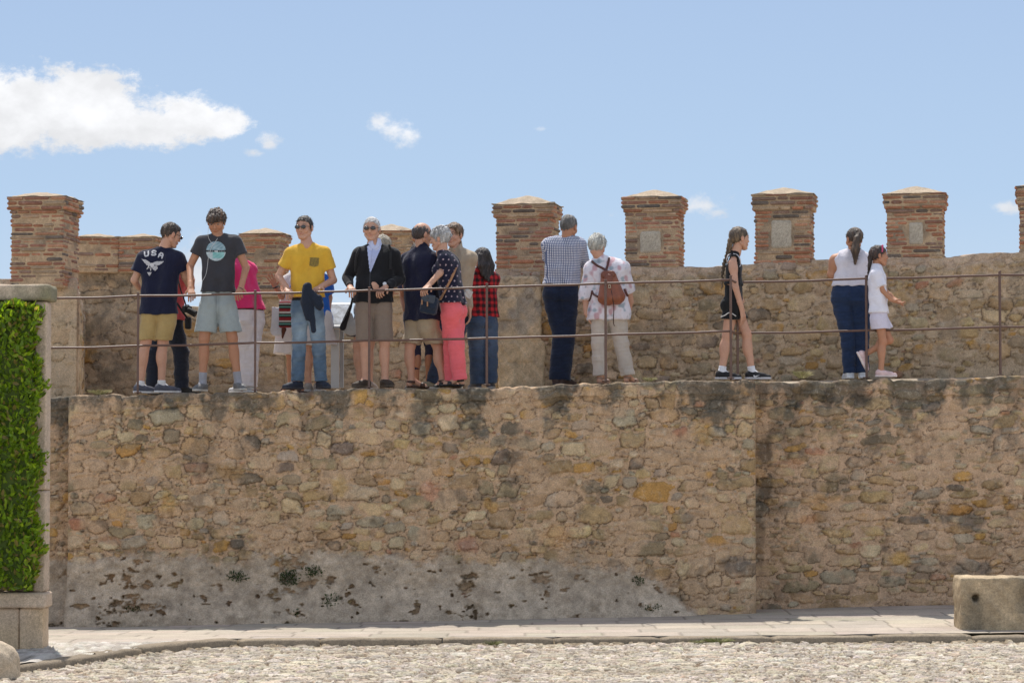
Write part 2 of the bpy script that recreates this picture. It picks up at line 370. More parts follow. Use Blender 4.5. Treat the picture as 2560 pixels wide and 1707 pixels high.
def lichen_var(nt, vec, cur):
    N = nt.nodes; L = nt.links
    t = N.new('ShaderNodeTexNoise'); t.inputs['Scale'].default_value = 28; t.inputs['Detail'].default_value = 8; t.inputs['Roughness'].default_value = .75; L.new(vec, t.inputs['Vector'])
    r = N.new('ShaderNodeMapRange'); r.inputs[1].default_value = .56; r.inputs[2].default_value = .74; r.inputs[3].default_value = 0; r.inputs[4].default_value = .5; L.new(t.outputs[0], r.inputs[0])
    m = N.new('ShaderNodeMix'); m.data_type = 'RGBA'; L.new(r.outputs[0], m.inputs[0]); L.new(cur, m.inputs[6]); m.inputs[7].default_value = (.13, .115, .09, 1)
    t2 = N.new('ShaderNodeTexNoise'); t2.inputs['Scale'].default_value = 17; t2.inputs['Detail'].default_value = 8; t2.inputs['Roughness'].default_value = .7; mp = N.new('ShaderNodeMapping'); mp.inputs['Location'].default_value = (5, 3, 8); L.new(vec, mp.inputs[0]); L.new(mp.outputs[0], t2.inputs['Vector'])
    r2 = N.new('ShaderNodeMapRange'); r2.inputs[1].default_value = .55; r2.inputs[2].default_value = .72; r2.inputs[3].default_value = 0; r2.inputs[4].default_value = .45; L.new(t2.outputs[0], r2.inputs[0])
    m2 = N.new('ShaderNodeMix'); m2.data_type = 'RGBA'; L.new(r2.outputs[0], m2.inputs[0]); L.new(m.outputs[2], m2.inputs[6]); m2.inputs[7].default_value = (.56, .50, .40, 1)
    return m2.outputs[2]
M_WALL = mat('rubble_masonry', attr=True, rough=.95, n1=(.20, 9), n2=(.28, 75), bump=(.9, 90, .012), spec=.15, extra=lichen_var)
M_GROUND = mat('pale_paving', attr=True, rough=.93, n1=(.10, 3), n2=(.2, 60), bump=(.6, 60, .006), spec=.2)
MORT = (.51, .35, .222)
SZ = [(.29, .16, 70, .03), (.22, .13, 260, .05), (.165, .10, 800, .05), (.12, .072, 1900, .06), (.08, .045, 3000, .08), (.045, .028, 3000, .1)]
RES = .010
def scl(sz, area): return [(a, b, int(n * area / 17. * 1.0), t) for a, b, n, t in sz]
# ---- main lower wall
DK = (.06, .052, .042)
def lower_wall(name, pxl, pxr, Y, zb0, zb1, seed, label, plaster=None, top_px=None, side=None, mort=MORT, sizes=SZ, marks=()):
    rng = np.random.default_rng(seed); xl, xr = float(at(pxl, 1000, Y)[0]), float(at(pxr, 1000, Y)[0])
    zr = [walk(xl), walk(xr)]; H = max(zr) - min(zb0, zb1) + .02; W = xr - xl
    nx, ny = int(W / RES), int(H / RES)
    hgt, col, sid, rm = stone_map(W + RES * .5, H + RES * .5, RES, rng, scl(sizes, W * H), mort)
    ny, nx = hgt.shape
    X = np.linspace(xl, xr, nx); zt = np.interp(X, _wx, _wz)
    zt = zt + (0 if Y < 28.3 else -.0)
    zb = np.linspace(zb0, zb1, nx)
    # low-frequency shape + mortar roughness
    hgt = hgt + vnoise2(ny, nx, 90, rng, 3) * .022 + vnoise2(ny, nx, 9, rng, 4) * .006
    big = vnoise2(ny, nx, 60, rng, 4); fine = vnoise2(ny, nx, 12, rng, 4, .7)
    mo = (sid == 0); mm = smooth2(mo.astype(np.float32), 1)
    # mortar smeared over some stones
    smear = sst(-.15, .45, vnoise2(ny, nx, 34, rng, 4, .7) + .06)[..., None] * .84 * (sid > 0)[..., None]
    col = col * (1 - smear) + np.array(mort) * smear
    hgt = hgt * (1 - .5 * smear[..., 0])
    row = np.arange(ny)[:, None] * RES; depth = (ny - 1) * RES - row      # distance below the top
    px_x = np.linspace(pxl, pxr, nx)[None, :]
    # pitted, weathered patches
    pit = sst(.35, .75, fine * .6 + vnoise2(ny, nx, 26, rng, 4, .7) * .6); hgt -= .012 * pit; col *= (1 - .25 * pit)[..., None]
    # open cracks and worn joints
    cr_ = sst(.07, .0, np.abs(vnoise2(ny, nx, 16, rng, 4, .6, ax=1.5))) * sst(.0, .5, vnoise2(ny, nx, 38, rng, 3, .6)); hgt -= .010 * cr_; col *= (1 - .38 * cr_)[..., None]
    # top copings with lichen
    streak = vnoise2(1, nx, 28, rng, 3)[0][None, :] * .30 + .18
    li = sst(.0, 1.2, (streak + .09 - depth) * 4.5 + fine * 1.1 + big * .7) * .75
    li2 = sst(.25, .7, vnoise2(ny, nx, 45, rng, 5, .72) * .9 + vnoise2(ny, nx, 20, rng, 3, ax=.35) * .25 - .1 * (depth > 1.2)) * .42
    dk = np.array((.085, .078, .062)); li = np.clip(li + li2, 0, .9)[..., None]
    col = col * (1 - li) + (dk * (1 + .8 * np.clip(fine, 0, 1)[..., None])) * li
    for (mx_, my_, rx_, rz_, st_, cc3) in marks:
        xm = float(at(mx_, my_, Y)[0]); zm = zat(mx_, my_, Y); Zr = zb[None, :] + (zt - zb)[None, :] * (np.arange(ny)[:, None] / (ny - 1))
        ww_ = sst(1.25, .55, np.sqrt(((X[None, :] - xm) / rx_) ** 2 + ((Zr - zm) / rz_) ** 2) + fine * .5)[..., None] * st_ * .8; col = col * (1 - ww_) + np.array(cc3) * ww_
    if plaster is not None:
        pyrow = np.interp((zb[None, :] + (zt - zb)[None, :] * (np.arange(ny)[:, None] / (ny - 1))), [-.2, 2.6], [0, 1])
        Z = zb[None, :] + (zt - zb)[None, :] * (np.arange(ny)[:, None] / (ny - 1))
        bz = np.interp(px_x, plaster[0], plaster[1])
        g = bz - Z + vnoise2(ny, nx, 26, rng, 5, .7) * .10
        pm = sst(-.03, .10, g)
        hole = vnoise2(ny, nx, 22, rng, 5, .72, ax=1.7) + .42 * np.exp(-((px_x - 880) / 230) ** 2 - ((Z - .48) / .13) ** 2) + .30 * np.exp(-((px_x - 400) / 300) ** 2 - ((Z - .42) / .14) ** 2)+ .3 * np.exp(-((px_x - 1640) / 90) ** 2 - ((Z - .12) / .08) ** 2) + .45 * np.exp(-((px_x - 800) / 60) ** 2 - ((Z - .08) / .1) ** 2)
        hm = .85 * sst(.58, .80, hole) + .9 * sst(.80, .86, vnoise2(ny, nx, 8, rng, 3, .6, ax=1.5))
        hm = np.clip(hm, 0, 1)
        pm2 = pm * (1 - hm)
        pc_ = np.array((.445, .36, .27)) * (1 + .16 * big + .16 * fine + .12 * vnoise2(ny, nx, 5, rng, 2))[..., None]; br_ = (sst(.1, .8, vnoise2(ny, nx, 30, rng, 5, .7)) * .5)[..., None]; pc_ = pc_ * (1 - br_) + np.array((.25, .185, .125)) * br_
        col = col * (1 - pm2[..., None]) + pc_ * pm2[..., None]
        hp = .045 + .009 * fine + vnoise2(ny, nx, 30, rng, 4) * .022 + .004 * vnoise2(ny, nx, 4, rng, 2) + (.16 * sst(.45, -.05, Z))
        hgt = hgt * (1 - pm2) + hp * pm2
        inh = pm * hm; col = col * (1 - .28 * inh)[..., None]; hgt = np.where(inh > .3, hgt * .7 - .005 + .12 * sst(.45, -.05, Z), hgt)
    # irregular top edge: copings step up and down
    e = 0; tv = np.zeros(nx); i = 0; hb = []
    while i < nx:
        wd = int(rng.uniform(.22, .75) / RES); h0 = rng.uniform(-.040, -.012); s_ = rng.normal() * .012
        j = min(i + wd, nx); u = np.linspace(-1, 1, max(j - i, 2))[:j - i]
        tv[i:j] = h0 + s_ * .6 * u - .014 * np.abs(u) ** 6; out = rng.uniform(-.004, .03)
        rows = slice(max(ny - int(rng.uniform(.13, .2) / RES), 0), ny)
        prof = (1 - np.abs(u) ** 8)[None, :]; hgt[rows, i:j] = hgt[rows, i:j] * .5 + out * prof + .012
        hgt[rows, max(i - 1, 0):i + 1] -= .008; i = j
    tv = tv + vnoise2(1, nx, 9, rng, 3)[0] * .010
    hgt[-3:] -= .010; hgt[-1:] -= .012
    if side: # rounded corner on one side
        u = np.arange(nx) * RES
        if 'r' in side: hgt -= (.10 * np.exp(-((nx - 1) * RES - u) / .03))[None, :]
        if 'l' in side: hgt -= (.10 * np.exp(-u / .03))[None, :]
    o = relief_wall(name, (xl, Y), (xr, Y), zb - .05, zt + tv, (1.05 if Y < 28.2 else .6), hgt, col, M_WALL)
    tag(o, label, 'wall'); return o
plz = lambda px, D: zat(px, D * 1.0884, WY)
PLX = [100, 180, 500, 900, 1150, 1300, 1450, 1560, 1640, 1700, 1760]
PLD = [1262, 1264, 1270, 1262, 1268, 1276, 1272, 1290, 1330, 1362, 1412]
PLZ = [plz(a, b) for a, b in zip(PLX, PLD)]
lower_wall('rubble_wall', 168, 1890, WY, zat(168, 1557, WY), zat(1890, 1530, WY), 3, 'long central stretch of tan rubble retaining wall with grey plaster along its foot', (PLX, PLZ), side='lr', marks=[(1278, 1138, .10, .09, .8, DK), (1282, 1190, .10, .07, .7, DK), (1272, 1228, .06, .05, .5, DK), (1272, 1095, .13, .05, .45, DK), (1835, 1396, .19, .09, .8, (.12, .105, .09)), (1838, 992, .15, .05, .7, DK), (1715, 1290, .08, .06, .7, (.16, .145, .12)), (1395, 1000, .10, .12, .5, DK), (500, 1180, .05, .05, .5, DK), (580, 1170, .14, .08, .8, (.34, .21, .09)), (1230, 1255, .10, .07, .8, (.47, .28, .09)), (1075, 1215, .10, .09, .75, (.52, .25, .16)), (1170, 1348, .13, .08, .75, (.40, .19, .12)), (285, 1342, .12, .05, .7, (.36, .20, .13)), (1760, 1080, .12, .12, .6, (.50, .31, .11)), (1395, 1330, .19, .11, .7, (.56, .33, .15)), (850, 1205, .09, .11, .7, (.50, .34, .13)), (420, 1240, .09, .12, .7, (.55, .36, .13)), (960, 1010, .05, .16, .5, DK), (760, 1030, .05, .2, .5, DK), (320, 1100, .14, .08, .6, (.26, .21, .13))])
lower_wall('rubble_wall', -330, 190, WY + .35, zat(100, 1561, WY) - .03, zat(168, 1557, WY) - .01, 5, 'short dark stretch of rubble wall set back just behind the granite pillar', ([-400, 300], [plz(100, 1262)] * 2))
SZR = [(.30, .13, 90, .03), (.24, .10, 300, .05), (.19, .075, 800, .05), (.13, .055, 1500, .06), (.08, .035, 2000, .08)]
lower_wall('rubble_wall', 1870, 3000, RY, zat(1890, 1529, WY) - .01, zat(3000, 1512, WY), 8, 'right stretch of rubble wall with flat stones in pinkish mortar, set back past the corner', None, mort=(.52, .355, .23), sizes=SZR, marks=[(1908, 960, .08, .25, .8, DK), (1912, 1120, .09, .20, .85, DK), (1915, 1210, .07, .14, .8, DK), (1900, 1320, .05, .4, .5, DK), (1940, 1060, .09, .1, .5, DK), (2150, 995, .14, .08, .9, DK), (2070, 980, .07, .12, .8, DK), (2425, 1292, .13, .09, .85, (.12, .11, .095)), (2360, 1285, .08, .06, .8, (.13, .12, .10)), (2295, 1290, .15, .05, .7, (.16, .14, .12)), (2460, 1410, .09, .07, .8, (.14, .12, .10)), (2400, 1420, .10, .07, .7, (.16, .145, .12)), (2210, 1360, .06, .05, .8, DK), (2250, 1385, .14, .07, .8, (.56, .34, .10)), (2060, 1240, .18, .06, .7, (.54, .33, .16)), (1975, 1148, .18, .04, .7, (.50, .27, .15)), (2020, 1288, .12, .05, .7, (.50, .25, .12)), (2535, 960, .12, .2, .5, DK)])  # dark marks beside the corner mix lichen stain with painted-in recess shade
# ---- walkway floor on top of the wall
def sheet(name, xs, ys, zf, colf, m, label=None, kind='structure'):
    Xg, Yg = np.meshgrid(xs, ys); Z = zf(Xg, Yg); V = np.stack([Xg, Yg, Z], -1).reshape(-1, 3); W_ = len(xs); H_ = len(ys)
    idx = np.arange(H_ * W_).reshape(H_, W_); Q = np.stack([idx[:-1, :-1], idx[:-1, 1:], idx[1:, 1:], idx[1:, :-1]], -1).reshape(-1, 4)
    o = link(name, mesh_np(name, V, Q, True, colf(Xg, Yg).reshape(-1, 3)), m); tag(o, kind=kind); return o
def wkz(X, Y): return np.interp(X, _wx, _wz) - .006 - .03 * (Y < 29.1)
o = sheet('walkway', np.linspace(-8, 8.2, 160), np.linspace(28.96, 36.0, 60), wkz, lambda X, Y: np.ones(X.shape + (3,)) * np.array((.36, .30, .23)), M_GROUND)
# ---- parapets behind the walkway
def parapet(name, A, B, zbf, ztf, seed, label, sm=0., thick=.45, capcol=(.50, .38, .30), sizes=SZ, mort=(.48, .35, .235), dark=.42):
    rng = np.random.default_rng(seed); A = np.array(A, float); B = np.array(B, float); W = np.linalg.norm(B - A)
    X = np.linspace(A[0], B[0], max(int(W / .012), 8)); zt = np.array([ztf(x) for x in X]); zb = np.array([zbf(x) for x in X]); H = float(np.max(zt - zb))
    hgt, col, sid, rm = stone_map(W + .006, H + .006, .012, rng, scl(sizes, W * H), mort, hs=.032)
    ny, nx = hgt.shape; X = np.linspace(A[0], B[0], nx); zt = np.array([ztf(x) for x in X]); zb = np.array([zbf(x) for x in X])
    hgt = hgt + vnoise2(ny, nx, 70, rng, 3) * .03 + vnoise2(ny, nx, 8, rng, 4) * .009
    big = vnoise2(ny, nx, 50, rng, 4); fine = vnoise2(ny, nx, 10, rng, 4, .7)
    smear = sst(-.2, .45, vnoise2(ny, nx, 30, rng, 4, .7) + sm)[..., None] * .78 * (sid > 0)[..., None]
    hgt = hgt * (1 - .6 * smear[..., 0]); col = col * (1 - smear) + np.array(mort) * smear
    li = sst(.15, .8, big * .8 + fine * .5)[..., None] * dark; col = col * (1 - li) + np.array((.13, .115, .09)) * li
    d = (ny - 1 - np.arange(ny)[:, None]) * .012; cm = (sst(.16, .05, d + .03 * fine + .05 * big))[..., None] * .55
    col = col * (1 - cm) + np.array(capcol) * cm; hgt = hgt * (1 - .8 * cm[..., 0])
    o = relief_wall(name, A, B, zb, zt + vnoise2(1, nx, 25, rng, 4)[0] * .012, thick, hgt, col, M_WALL); tag(o, label, 'parapet'); return o
def PY(px): # depth of the right parapet's face at a photo column
    # Y = 30.6 - .14*(X - X0), X = k*Y
    k = (px - CX) / F / (math.cos(PITCH)); X0 = (1238 - CX) / F * 30.6; return (30.6 + .14 * X0) / (1 + .14 * k)
def pp(px, Y=None): Y = PY(px) if Y is None else Y; return (float(at(px, 800, Y)[0]), Y)
_pt = [(1238, 672), (1560, 668), (1740, 667), (1890, 660), (2060, 651), (2370, 641), (2550, 631), (3000, 612)]
_px_ = [pp(a)[0] for a, b in _pt]; _pz_ = [zat(a, b, PY(a)) for a, b in _pt]
low = lambda x: walk(x) - .08
parapet('parapet_wall', pp(1240), pp(2950), low, lambda x: float(np.interp(x, _px_, _pz_)), 21, 'long chest-high rubble parapet behind the walkway on the right, carrying the square brick merlons', mort=(.49, .36, .24))
SZL = [(.45, .28, 40, .03), (.30, .2, 160, .05), (.2, .12, 400, .05), (.12, .08, 800, .06)]
parapet('parapet_wall', (float(at(-400, 800, 29.6)[0]), 29.55), (float(at(192, 800, 29.9)[0]), 29.9), low, lambda x: zat(24, 695, 29.7) + .0, 22, 'tan parapet stub under the big brick merlon beside the granite pillar', sizes=SZL, mort=(.58, .44, .29), dark=.3, sm=.45)
# turret that bulges outwards behind the people
TY = 34.4
parapet('parapet_wall', (float(at(150, 800, TY)[0]), TY + .1), (float(at(1262, 800, TY)[0]), TY), low, lambda x: float(np.interp(x, [at(a, 700, TY)[0] for a in (150, 395, 397, 601, 603, 712, 714, 914, 916, 1035, 1037, 1262)], [zat(a, b, TY) for a, b in ((150, 672), (395, 672), (400, 765), (590, 765), (600, 735), (715, 735), (720, 806), (905, 806), (915, 732), (1035, 732), (1040, 765), (1262, 765))])), 23, 'low outer parapet of the projecting turret seen between the standing visitors', sizes=SZL, mort=(.46, .335, .22), dark=.6, sm=.4, capcol=(.5, .42, .32))
for (pa, ya, yb, sd_, lb) in ((192, 29.95, 34.6, 31, 'left side wall joining the near parapet to the turret'), ):
    x0 = float(at(pa, 800, ya)[0]); x1 = float(at(pa + 20, 800, yb)[0])
    parapet('parapet_wall', (x0, ya), (x1, yb), low, lambda x: zat(pa, 735, 31), sd_, 'rubble side wall running back from the near merlon to the turret on the left', sizes=SZL, mort=(.46, .335, .22), dark=.6, sm=.4, thick=.3)
# ---- brick merlons
M_BRICK = mat('old_brick', attr=True, rough=.95, n1=(.22, 14), n2=(.3, 90), bump=(.9, 110, .01), spec=.15, extra=lichen_var)
BP = [((.42, .19, .11), 6), ((.46, .245, .15), 4), ((.35, .175, .12), 4), ((.27, .175, .13), 3.5), ((.44, .315, .205), 1.8), ((.17, .135, .11), 2), ((.46, .31, .20), 1.8)]
def merlon(label, xl, xf, xr, eave, corn, apex, bottom, Y, rot, depth=.42, over=.036, stone_to=None, plaque=None, seed=1, worn=.5, rows=None, bottom2=None):
    rng = np.random.default_rng(seed); R = rotz(rot); sc_ = F / Y
    Wd = (xf - xl) / sc_ / math.cos(rot); zt = zat(xl, eave, Y); zc = zat(xl, corn, Y); zb = zat(xl, bottom, Y); za = zat(xl, apex, Y)
    P0 = at(xl, 800, Y); P1 = at(xf, 800, Y)
    fm = (P0 + P1) / 2; ctr = np.array([fm[0], fm[1], 0]) + R @ np.array([0, depth / 2, 0])
    root = empty('brick_merlon', (ctr[0], ctr[1], zb), label, 'merlon', 'brick merlons along the battlements')
    def pos(p): return np.array(ctr) + R @ np.array(p) - np.array([ctr[0], ctr[1], zb])
    # mortar core with rough faces
    mortc = np.array((.47, .335, .21)) * rng.uniform(.85, 1.05)
    S = SDF(.014); c0 = pos((0, 0, 0)); S.box((0, 0, (zt - zb) / 2), (Wd / 2 - .001, depth / 2 - .001, (zt - zb) / 2 + .01), R, .012)
    S.box((0, 0, (zt + zc) / 2 - zb), (Wd / 2 + over - .006, depth / 2 + over - .006, (zt - zc) / 2), R, .012)
    S.noise(.003, 60, 1); S.noise(.002, 120, 4)
    V, Q = S.mesh(); cl = mortc * (1 + .16 * snoise(V, 26, 2) + .1 * snoise(V, 90, 5))[:, None]
    dkm = np.clip(snoise(V, 9, 7) * 1.2 - .25, 0, .55)[:, None]; cl = cl * (1 - dkm) + np.array((.17, .14, .11)) * dkm
    me = mesh_np('mortar_core', V, Q, True, cl); link('mortar_core', me, M_WALL, root)
    # bricks, course by course on the four faces
    mb = MB(); z = zb + .01; pc = np.array([b[0] for b in BP]); pw = np.array([b[1] for b in BP], float); pw /= pw.sum()
    while z < zt - .02:
        hb = rng.uniform(.031, .042); pitch_ = hb + rng.uniform(.007, .014)
        if z + hb > zt: hb = zt - z
        ov = over * min(1, max(0, (z - zc + .05) / .05)) if z > zc - .05 else 0.
        ov += rng.normal() * .003
        hw, hd = Wd / 2 + ov, depth / 2 + ov
        faces = [(hw, hd, 0), (hd, hw, math.pi / 2), (hw, hd, math.pi), (hd, hw, -math.pi / 2)]
        for (a, b, ang) in faces:
            Rf = R @ rotz(ang); x = -a + rng.uniform(-.1, .0)
            while x < a:
                ln = rng.choice([.12, .2, .26, .3]) * rng.uniform(.85, 1.1); xa, xb = max(x, -a), min(x + ln, a); x += ln + rng.uniform(.010, .022)
                if xb - xa < .03: continue
                if rng.random() < .09 * worn * 2 and z < zc: continue
                pr = rng.normal() * .004 + .0075; hh = hb * rng.uniform(.85, 1.05)
                if plaque and ang == 0:
                    lx0, lx1, lz0, lz1 = plaque
                    if xb > lx0 * Wd / 2 and xa < lx1 * Wd / 2 and z + hb > zb + lz0 * (zt - zb) and z < zb + lz1 * (zt - zb):
                        if xa < lx0 * Wd / 2 - .02: xb = lx0 * Wd / 2 - .012
                        elif xb > lx1 * Wd / 2 + .02: xa = lx1 * Wd / 2 + .012
                        else: continue
                        if xb - xa < .03: continue
                c = pc[rng.choice(len(pc), p=pw)] * rng.uniform(.8, 1.15)
                dm = snoise(np.array([[xa + ang, z, 1.]]), 7, 3)[0]
                if z > zc and ang == 0: c = c * .85
                if dm > .55: c = c * .55 + .04
                dp = .05
                p = np.array([(xa + xb) / 2, -b + dp / 2 - pr, z + hh / 2 - zb + rng.normal() * .002]); cc3 = Rf @ p
                tl = rotz(rng.normal() * .01); mb.box(cc3, (xb - xa, dp, hh), Rf @ tl, c, bev=min(.010, hh * .28))
        z += pitch_
    me_o = mb.build('brickwork', M_BRICK, root, smooth=True)
    # weathered mortar cap, a low pyramid
    S = SDF(.014); n_ = 10
    for i in range(n_ + 1):
        t = i / n_; zz = zt - zb + (za - zt) * t
        k = 1 - t ** 1.15 * .93
    V = []; 
    hw, hd = Wd / 2 + over + .008, depth / 2 + over + .008
    m = 22; gx = np.linspace(-1, 1, m); gy = np.linspace(-1, 1, m); GX, GY = np.meshgrid(gx, gy)
    e = np.maximum(np.abs(GX), np.abs(GY)); e2 = (np.abs(GX) ** 2.2 + np.abs(GY) ** 2.2) ** (1 / 2.2)
    hh = (za - zt + .02) * np.clip(1 - .65 * e - .35 * e2, 0, 1) ** .85
    hh = hh + .010 * vnoise2(m, m, 5, rng, 3) - .02
    top = np.stack([GX * hw, GY * hd, zt - zb + .02 + hh], -1).reshape(-1, 3) @ R.T
    bot = np.stack([GX * hw, GY * hd, np.full(GX.shape, zt - zb - .004)], -1).reshape(-1, 3) @ R.T
    idx = np.arange(m * m).reshape(m, m); Qt = np.stack([idx[:-1, :-1], idx[:-1, 1:], idx[1:, 1:], idx[1:, :-1]], -1).reshape(-1, 4)
    ring = list(idx[0, :]) + list(idx[1:, -1]) + list(idx[-1, ::-1][1:]) + list(idx[::-1, 0][1:-1]); nr = len(ring)
    Qs = np.array([[ring[(i + 1) % nr], ring[i], ring[i] + m * m, ring[(i + 1) % nr] + m * m] for i in range(nr)])[:, ::-1]
    Va = np.concatenate([top, bot]); ccap = np.array((.42, .335, .245)) * (1 + .12 * snoise(Va, 20, 3))[:, None]
    me = mesh_np('cap', Va, np.concatenate([Qt, Qt[:, ::-1] + m * m, Qs]), True, ccap); link('cap', me, M_WALL, root)
    if plaque:
        lx0, lx1, lz0, lz1 = plaque; S = SDF(.012); w2 = (lx1 - lx0) * Wd / 4; h2 = (lz1 - lz0) * (zt - zb) / 2
        S.box(R @ np.array([(lx0 + lx1) * Wd / 4, -depth / 2 + .03, (lz0 + lz1) / 2 * (zt - zb)]), (w2 - .008, .045, h2 - .008), R, min(w2, h2) * .3).noise(.004, 50, 2)
        V, Q = S.mesh(); g = np.array((.42, .365, .285)) * (1 + .15 * snoise(V, 150, 3))[:, None]
        link('stone_plaque', mesh_np('stone_plaque', V, Q, True, g), M_GRAN, root)
    return root
def speck(nt, vec, cur):
    N = nt.nodes; L = nt.links
    t = N.new('ShaderNodeTexVoronoi'); t.inputs['Scale'].default_value = 130; L.new(vec, t.inputs['Vector'])
    r = N.new('ShaderNodeMapRange'); r.inputs[1].default_value = .2; r.inputs[2].default_value = .8; r.inputs[3].default_value = .85; r.inputs[4].default_value = 1.13; L.new(t.outputs['Color'], r.inputs[0])
    m = N.new('ShaderNodeVectorMath'); m.operation = 'SCALE'; L.new(cur, m.inputs[0]); L.new(r.outputs[0], m.inputs['Scale']); return m.outputs[0]
M_GRAN = mat('granite', attr=True, rough=.85, n1=(.12, 5), n2=(.18, 40), bump=(.6, 120, .006), spec=.3, extra=speck)
RM = math.radians(-12)
merlon('tallest brick merlon at the far left, rising behind the granite pillar', 24.5, 158, 194, 491, 525, 478, 717, 29.7, math.radians(-7), depth=.62, seed=41, worn=.6)
merlon('brick merlon over pale stone with the man in the checked shirt leaning beside it', 1240, 1379, 1392, 510, 541, 488, 692, 30.55, RM, depth=.45, seed=42, worn=.8)
def PQ(xl, xf, x0, x1, top, bot, y0, y1): c = (xl + xf) / 2; h = (xf - xl) / 2; return ((x0 - c) / h, (x1 - c) / h, (bot - y1) / (bot - top), (bot - y0) / (bot - top))
merlon('brick merlon holding a rounded granite plaque, right above the woman in the floral blouse', 1564, 1696, 1710, 492, 524, 473, 667, PY(1630) + .0, RM, seed=43, plaque=PQ(1564, 1696, 1597, 1656, 492, 667, 574, 636))
merlon('brick merlon holding a tall grey plaque, just right of the girl in black', 1890, 2025, 2035, 485, 520, 469, 660, PY(1960), RM, seed=44, plaque=PQ(1890, 2025, 1926, 1983, 485, 660, 547, 624))
merlon('brick merlon holding a narrow pale plaque, right of the girl in the white shirt', 2220, 2356, 2365, 483, 517, 466, 645, PY(2290), RM, seed=45, plaque=PQ(2220, 2356, 2272, 2311, 483, 645, 554, 614))
merlon('brick merlon cut by the right edge of the photo', 2554, 2690, 2700, 464, 508, 446, 632, PY(2620), RM, seed=46)
# turret merlons
merlon('broad corner merlon of the turret, tan plastered on its left half', 196, 296, 300, 592, 618, 584, 680, TY - .05, math.radians(14), depth=.5, over=.006, seed=47, worn=3.3)
m2_ = merlon('darker corner merlon of the turret behind the man in the navy printed shirt', 294, 388, 394, 592, 606, 585, 680, TY - .06, math.radians(-14), depth=.5, over=.012, seed=48, worn=1.4)
merlon('low turret merlon between the teenager and the man in yellow', 603, 701, 709, 583, 600, 569, 742, TY - .05, math.radians(-8), depth=.5, over=.035, seed=49, worn=1.0)
merlon('turret merlon behind the grey haired man in the black jacket', 918, 1030, 1034, 576, 592, 560, 740, TY - .05, math.radians(-4), depth=.5, over=.035, seed=50, worn=.8)
# pale ashlar base under the merlon next to the checked shirt
S = SDF(.014); Yb = 30.42; rb_ = np.random.default_rng(9)
root = empty('stone_pier', (float(at(1310, 900, Yb)[0]), Yb + .2, walk(0) - .05), 'pale pier of large weathered stone blocks under the brick merlon', 'pier')
rp = np.array(root.location)
for (x0, x1, y0, y1) in ((1243, 1352, 692, 742), (1240, 1300, 744, 800), (1302, 1355, 744, 800), (1244, 1356, 802, 852), (1247, 1340, 853, 905), (1250, 1296, 907, 975), (1300, 1362, 907, 975), (1342, 1366, 853, 905)):
    a = at(x0, y1, Yb); b = at(x1, y0, Yb); c = (a + b) / 2; hf = (b - a) / 2
    S.box((c[0], Yb + .2 + rb_.uniform(-.012, .012), c[2]), (abs(hf[0]) + .004, .2, abs(hf[2]) + .006), rotz(RM * .6), .03, k=.012)
a = at(1250, 975, Yb); b = at(1356, 692, Yb); c = (a + b) / 2; hf = (b - a) / 2; S.box((c[0], Yb + .218, c[2]), (abs(hf[0]), .2, abs(hf[2])), rotz(RM * .6), .03, k=.012)
S.noise(.014, 12, 2).noise(.008, 45, 5).noise(.004, 110, 1)
V, Q = S.mesh(); cl = np.array((.62, .47, .30)) * (1 + .14 * snoise(V, 9, 4) + .16 * snoise(V, 40, 2))[:, None]; dk = np.clip(snoise(V, 13, 8) - .35, 0, .5)[:, None]
cl = cl * (1 - dk) + np.array((.22, .2, .17)) * dk; gp = np.clip(snoise(V, 8, 1) * 1.4 - .1, 0, .6)[:, None] * (V[:, 2] > walk(0) + .62)[:, None]; cl = cl * (1 - gp) + np.array((.30, .28, .25)) * gp; cl = cl * (1 - .5 * sst(.12, .0, np.abs(snoise(V, 17, 6))) * (snoise(V, 6, 11) > .1))[:, None]; link('stone_blocks', mesh_np('stone_blocks', V - rp, Q, True, cl), M_WALL, root)
# ================================================================== ground
def kerbY(x):     # plan line of the kerb's front top edge, from the photo
    return np.interp(x, KX, KYv)
_k = [(-500, 1745), (-200, 1705), (49, 1663), (185, 1644), (326, 1622), (463, 1606), (571, 1599), (871, 1595.5), (1280, 1595), (2560, 1588), (3600, 1584)]
def onz(px, py, z=0.):     # point at height z seen at a pixel
    u = (px - CX) / F; v = (CY - py) / F; yw = math.cos(PITCH) - math.sin(PITCH) * v; zw = math.sin(PITCH) + math.cos(PITCH) * v
    t = (z - CZ) / zw; return t * u, t * yw
KP = [onz(a, b) for a, b in _k]; KX = [p[0] for p in KP]; KYv = [p[1] for p in KP]
def pavz(X, Y):   # pavement height
    f = np.clip((Y - 24.9) / 3.2, 0, 1.4); return f * (.0195 * X + .008) + 0.0
def pave_col(X, Y):
    return None
KH = .06
xs = np.concatenate([np.linspace(-60, -9, 30), np.arange(-8.8, 8.8, .02), np.linspace(9, 60, 30)]); nX = len(xs); nP = 190
Xg = np.tile(xs, (nP, 1)); k0 = kerbY(xs)[None, :] + .17; fr = np.linspace(0, 1, nP)[:, None]; Yg = k0 + (29.2 - k0) * fr
Zg = pavz(Xg, Yg)
rng = np.random.default_rng(77)
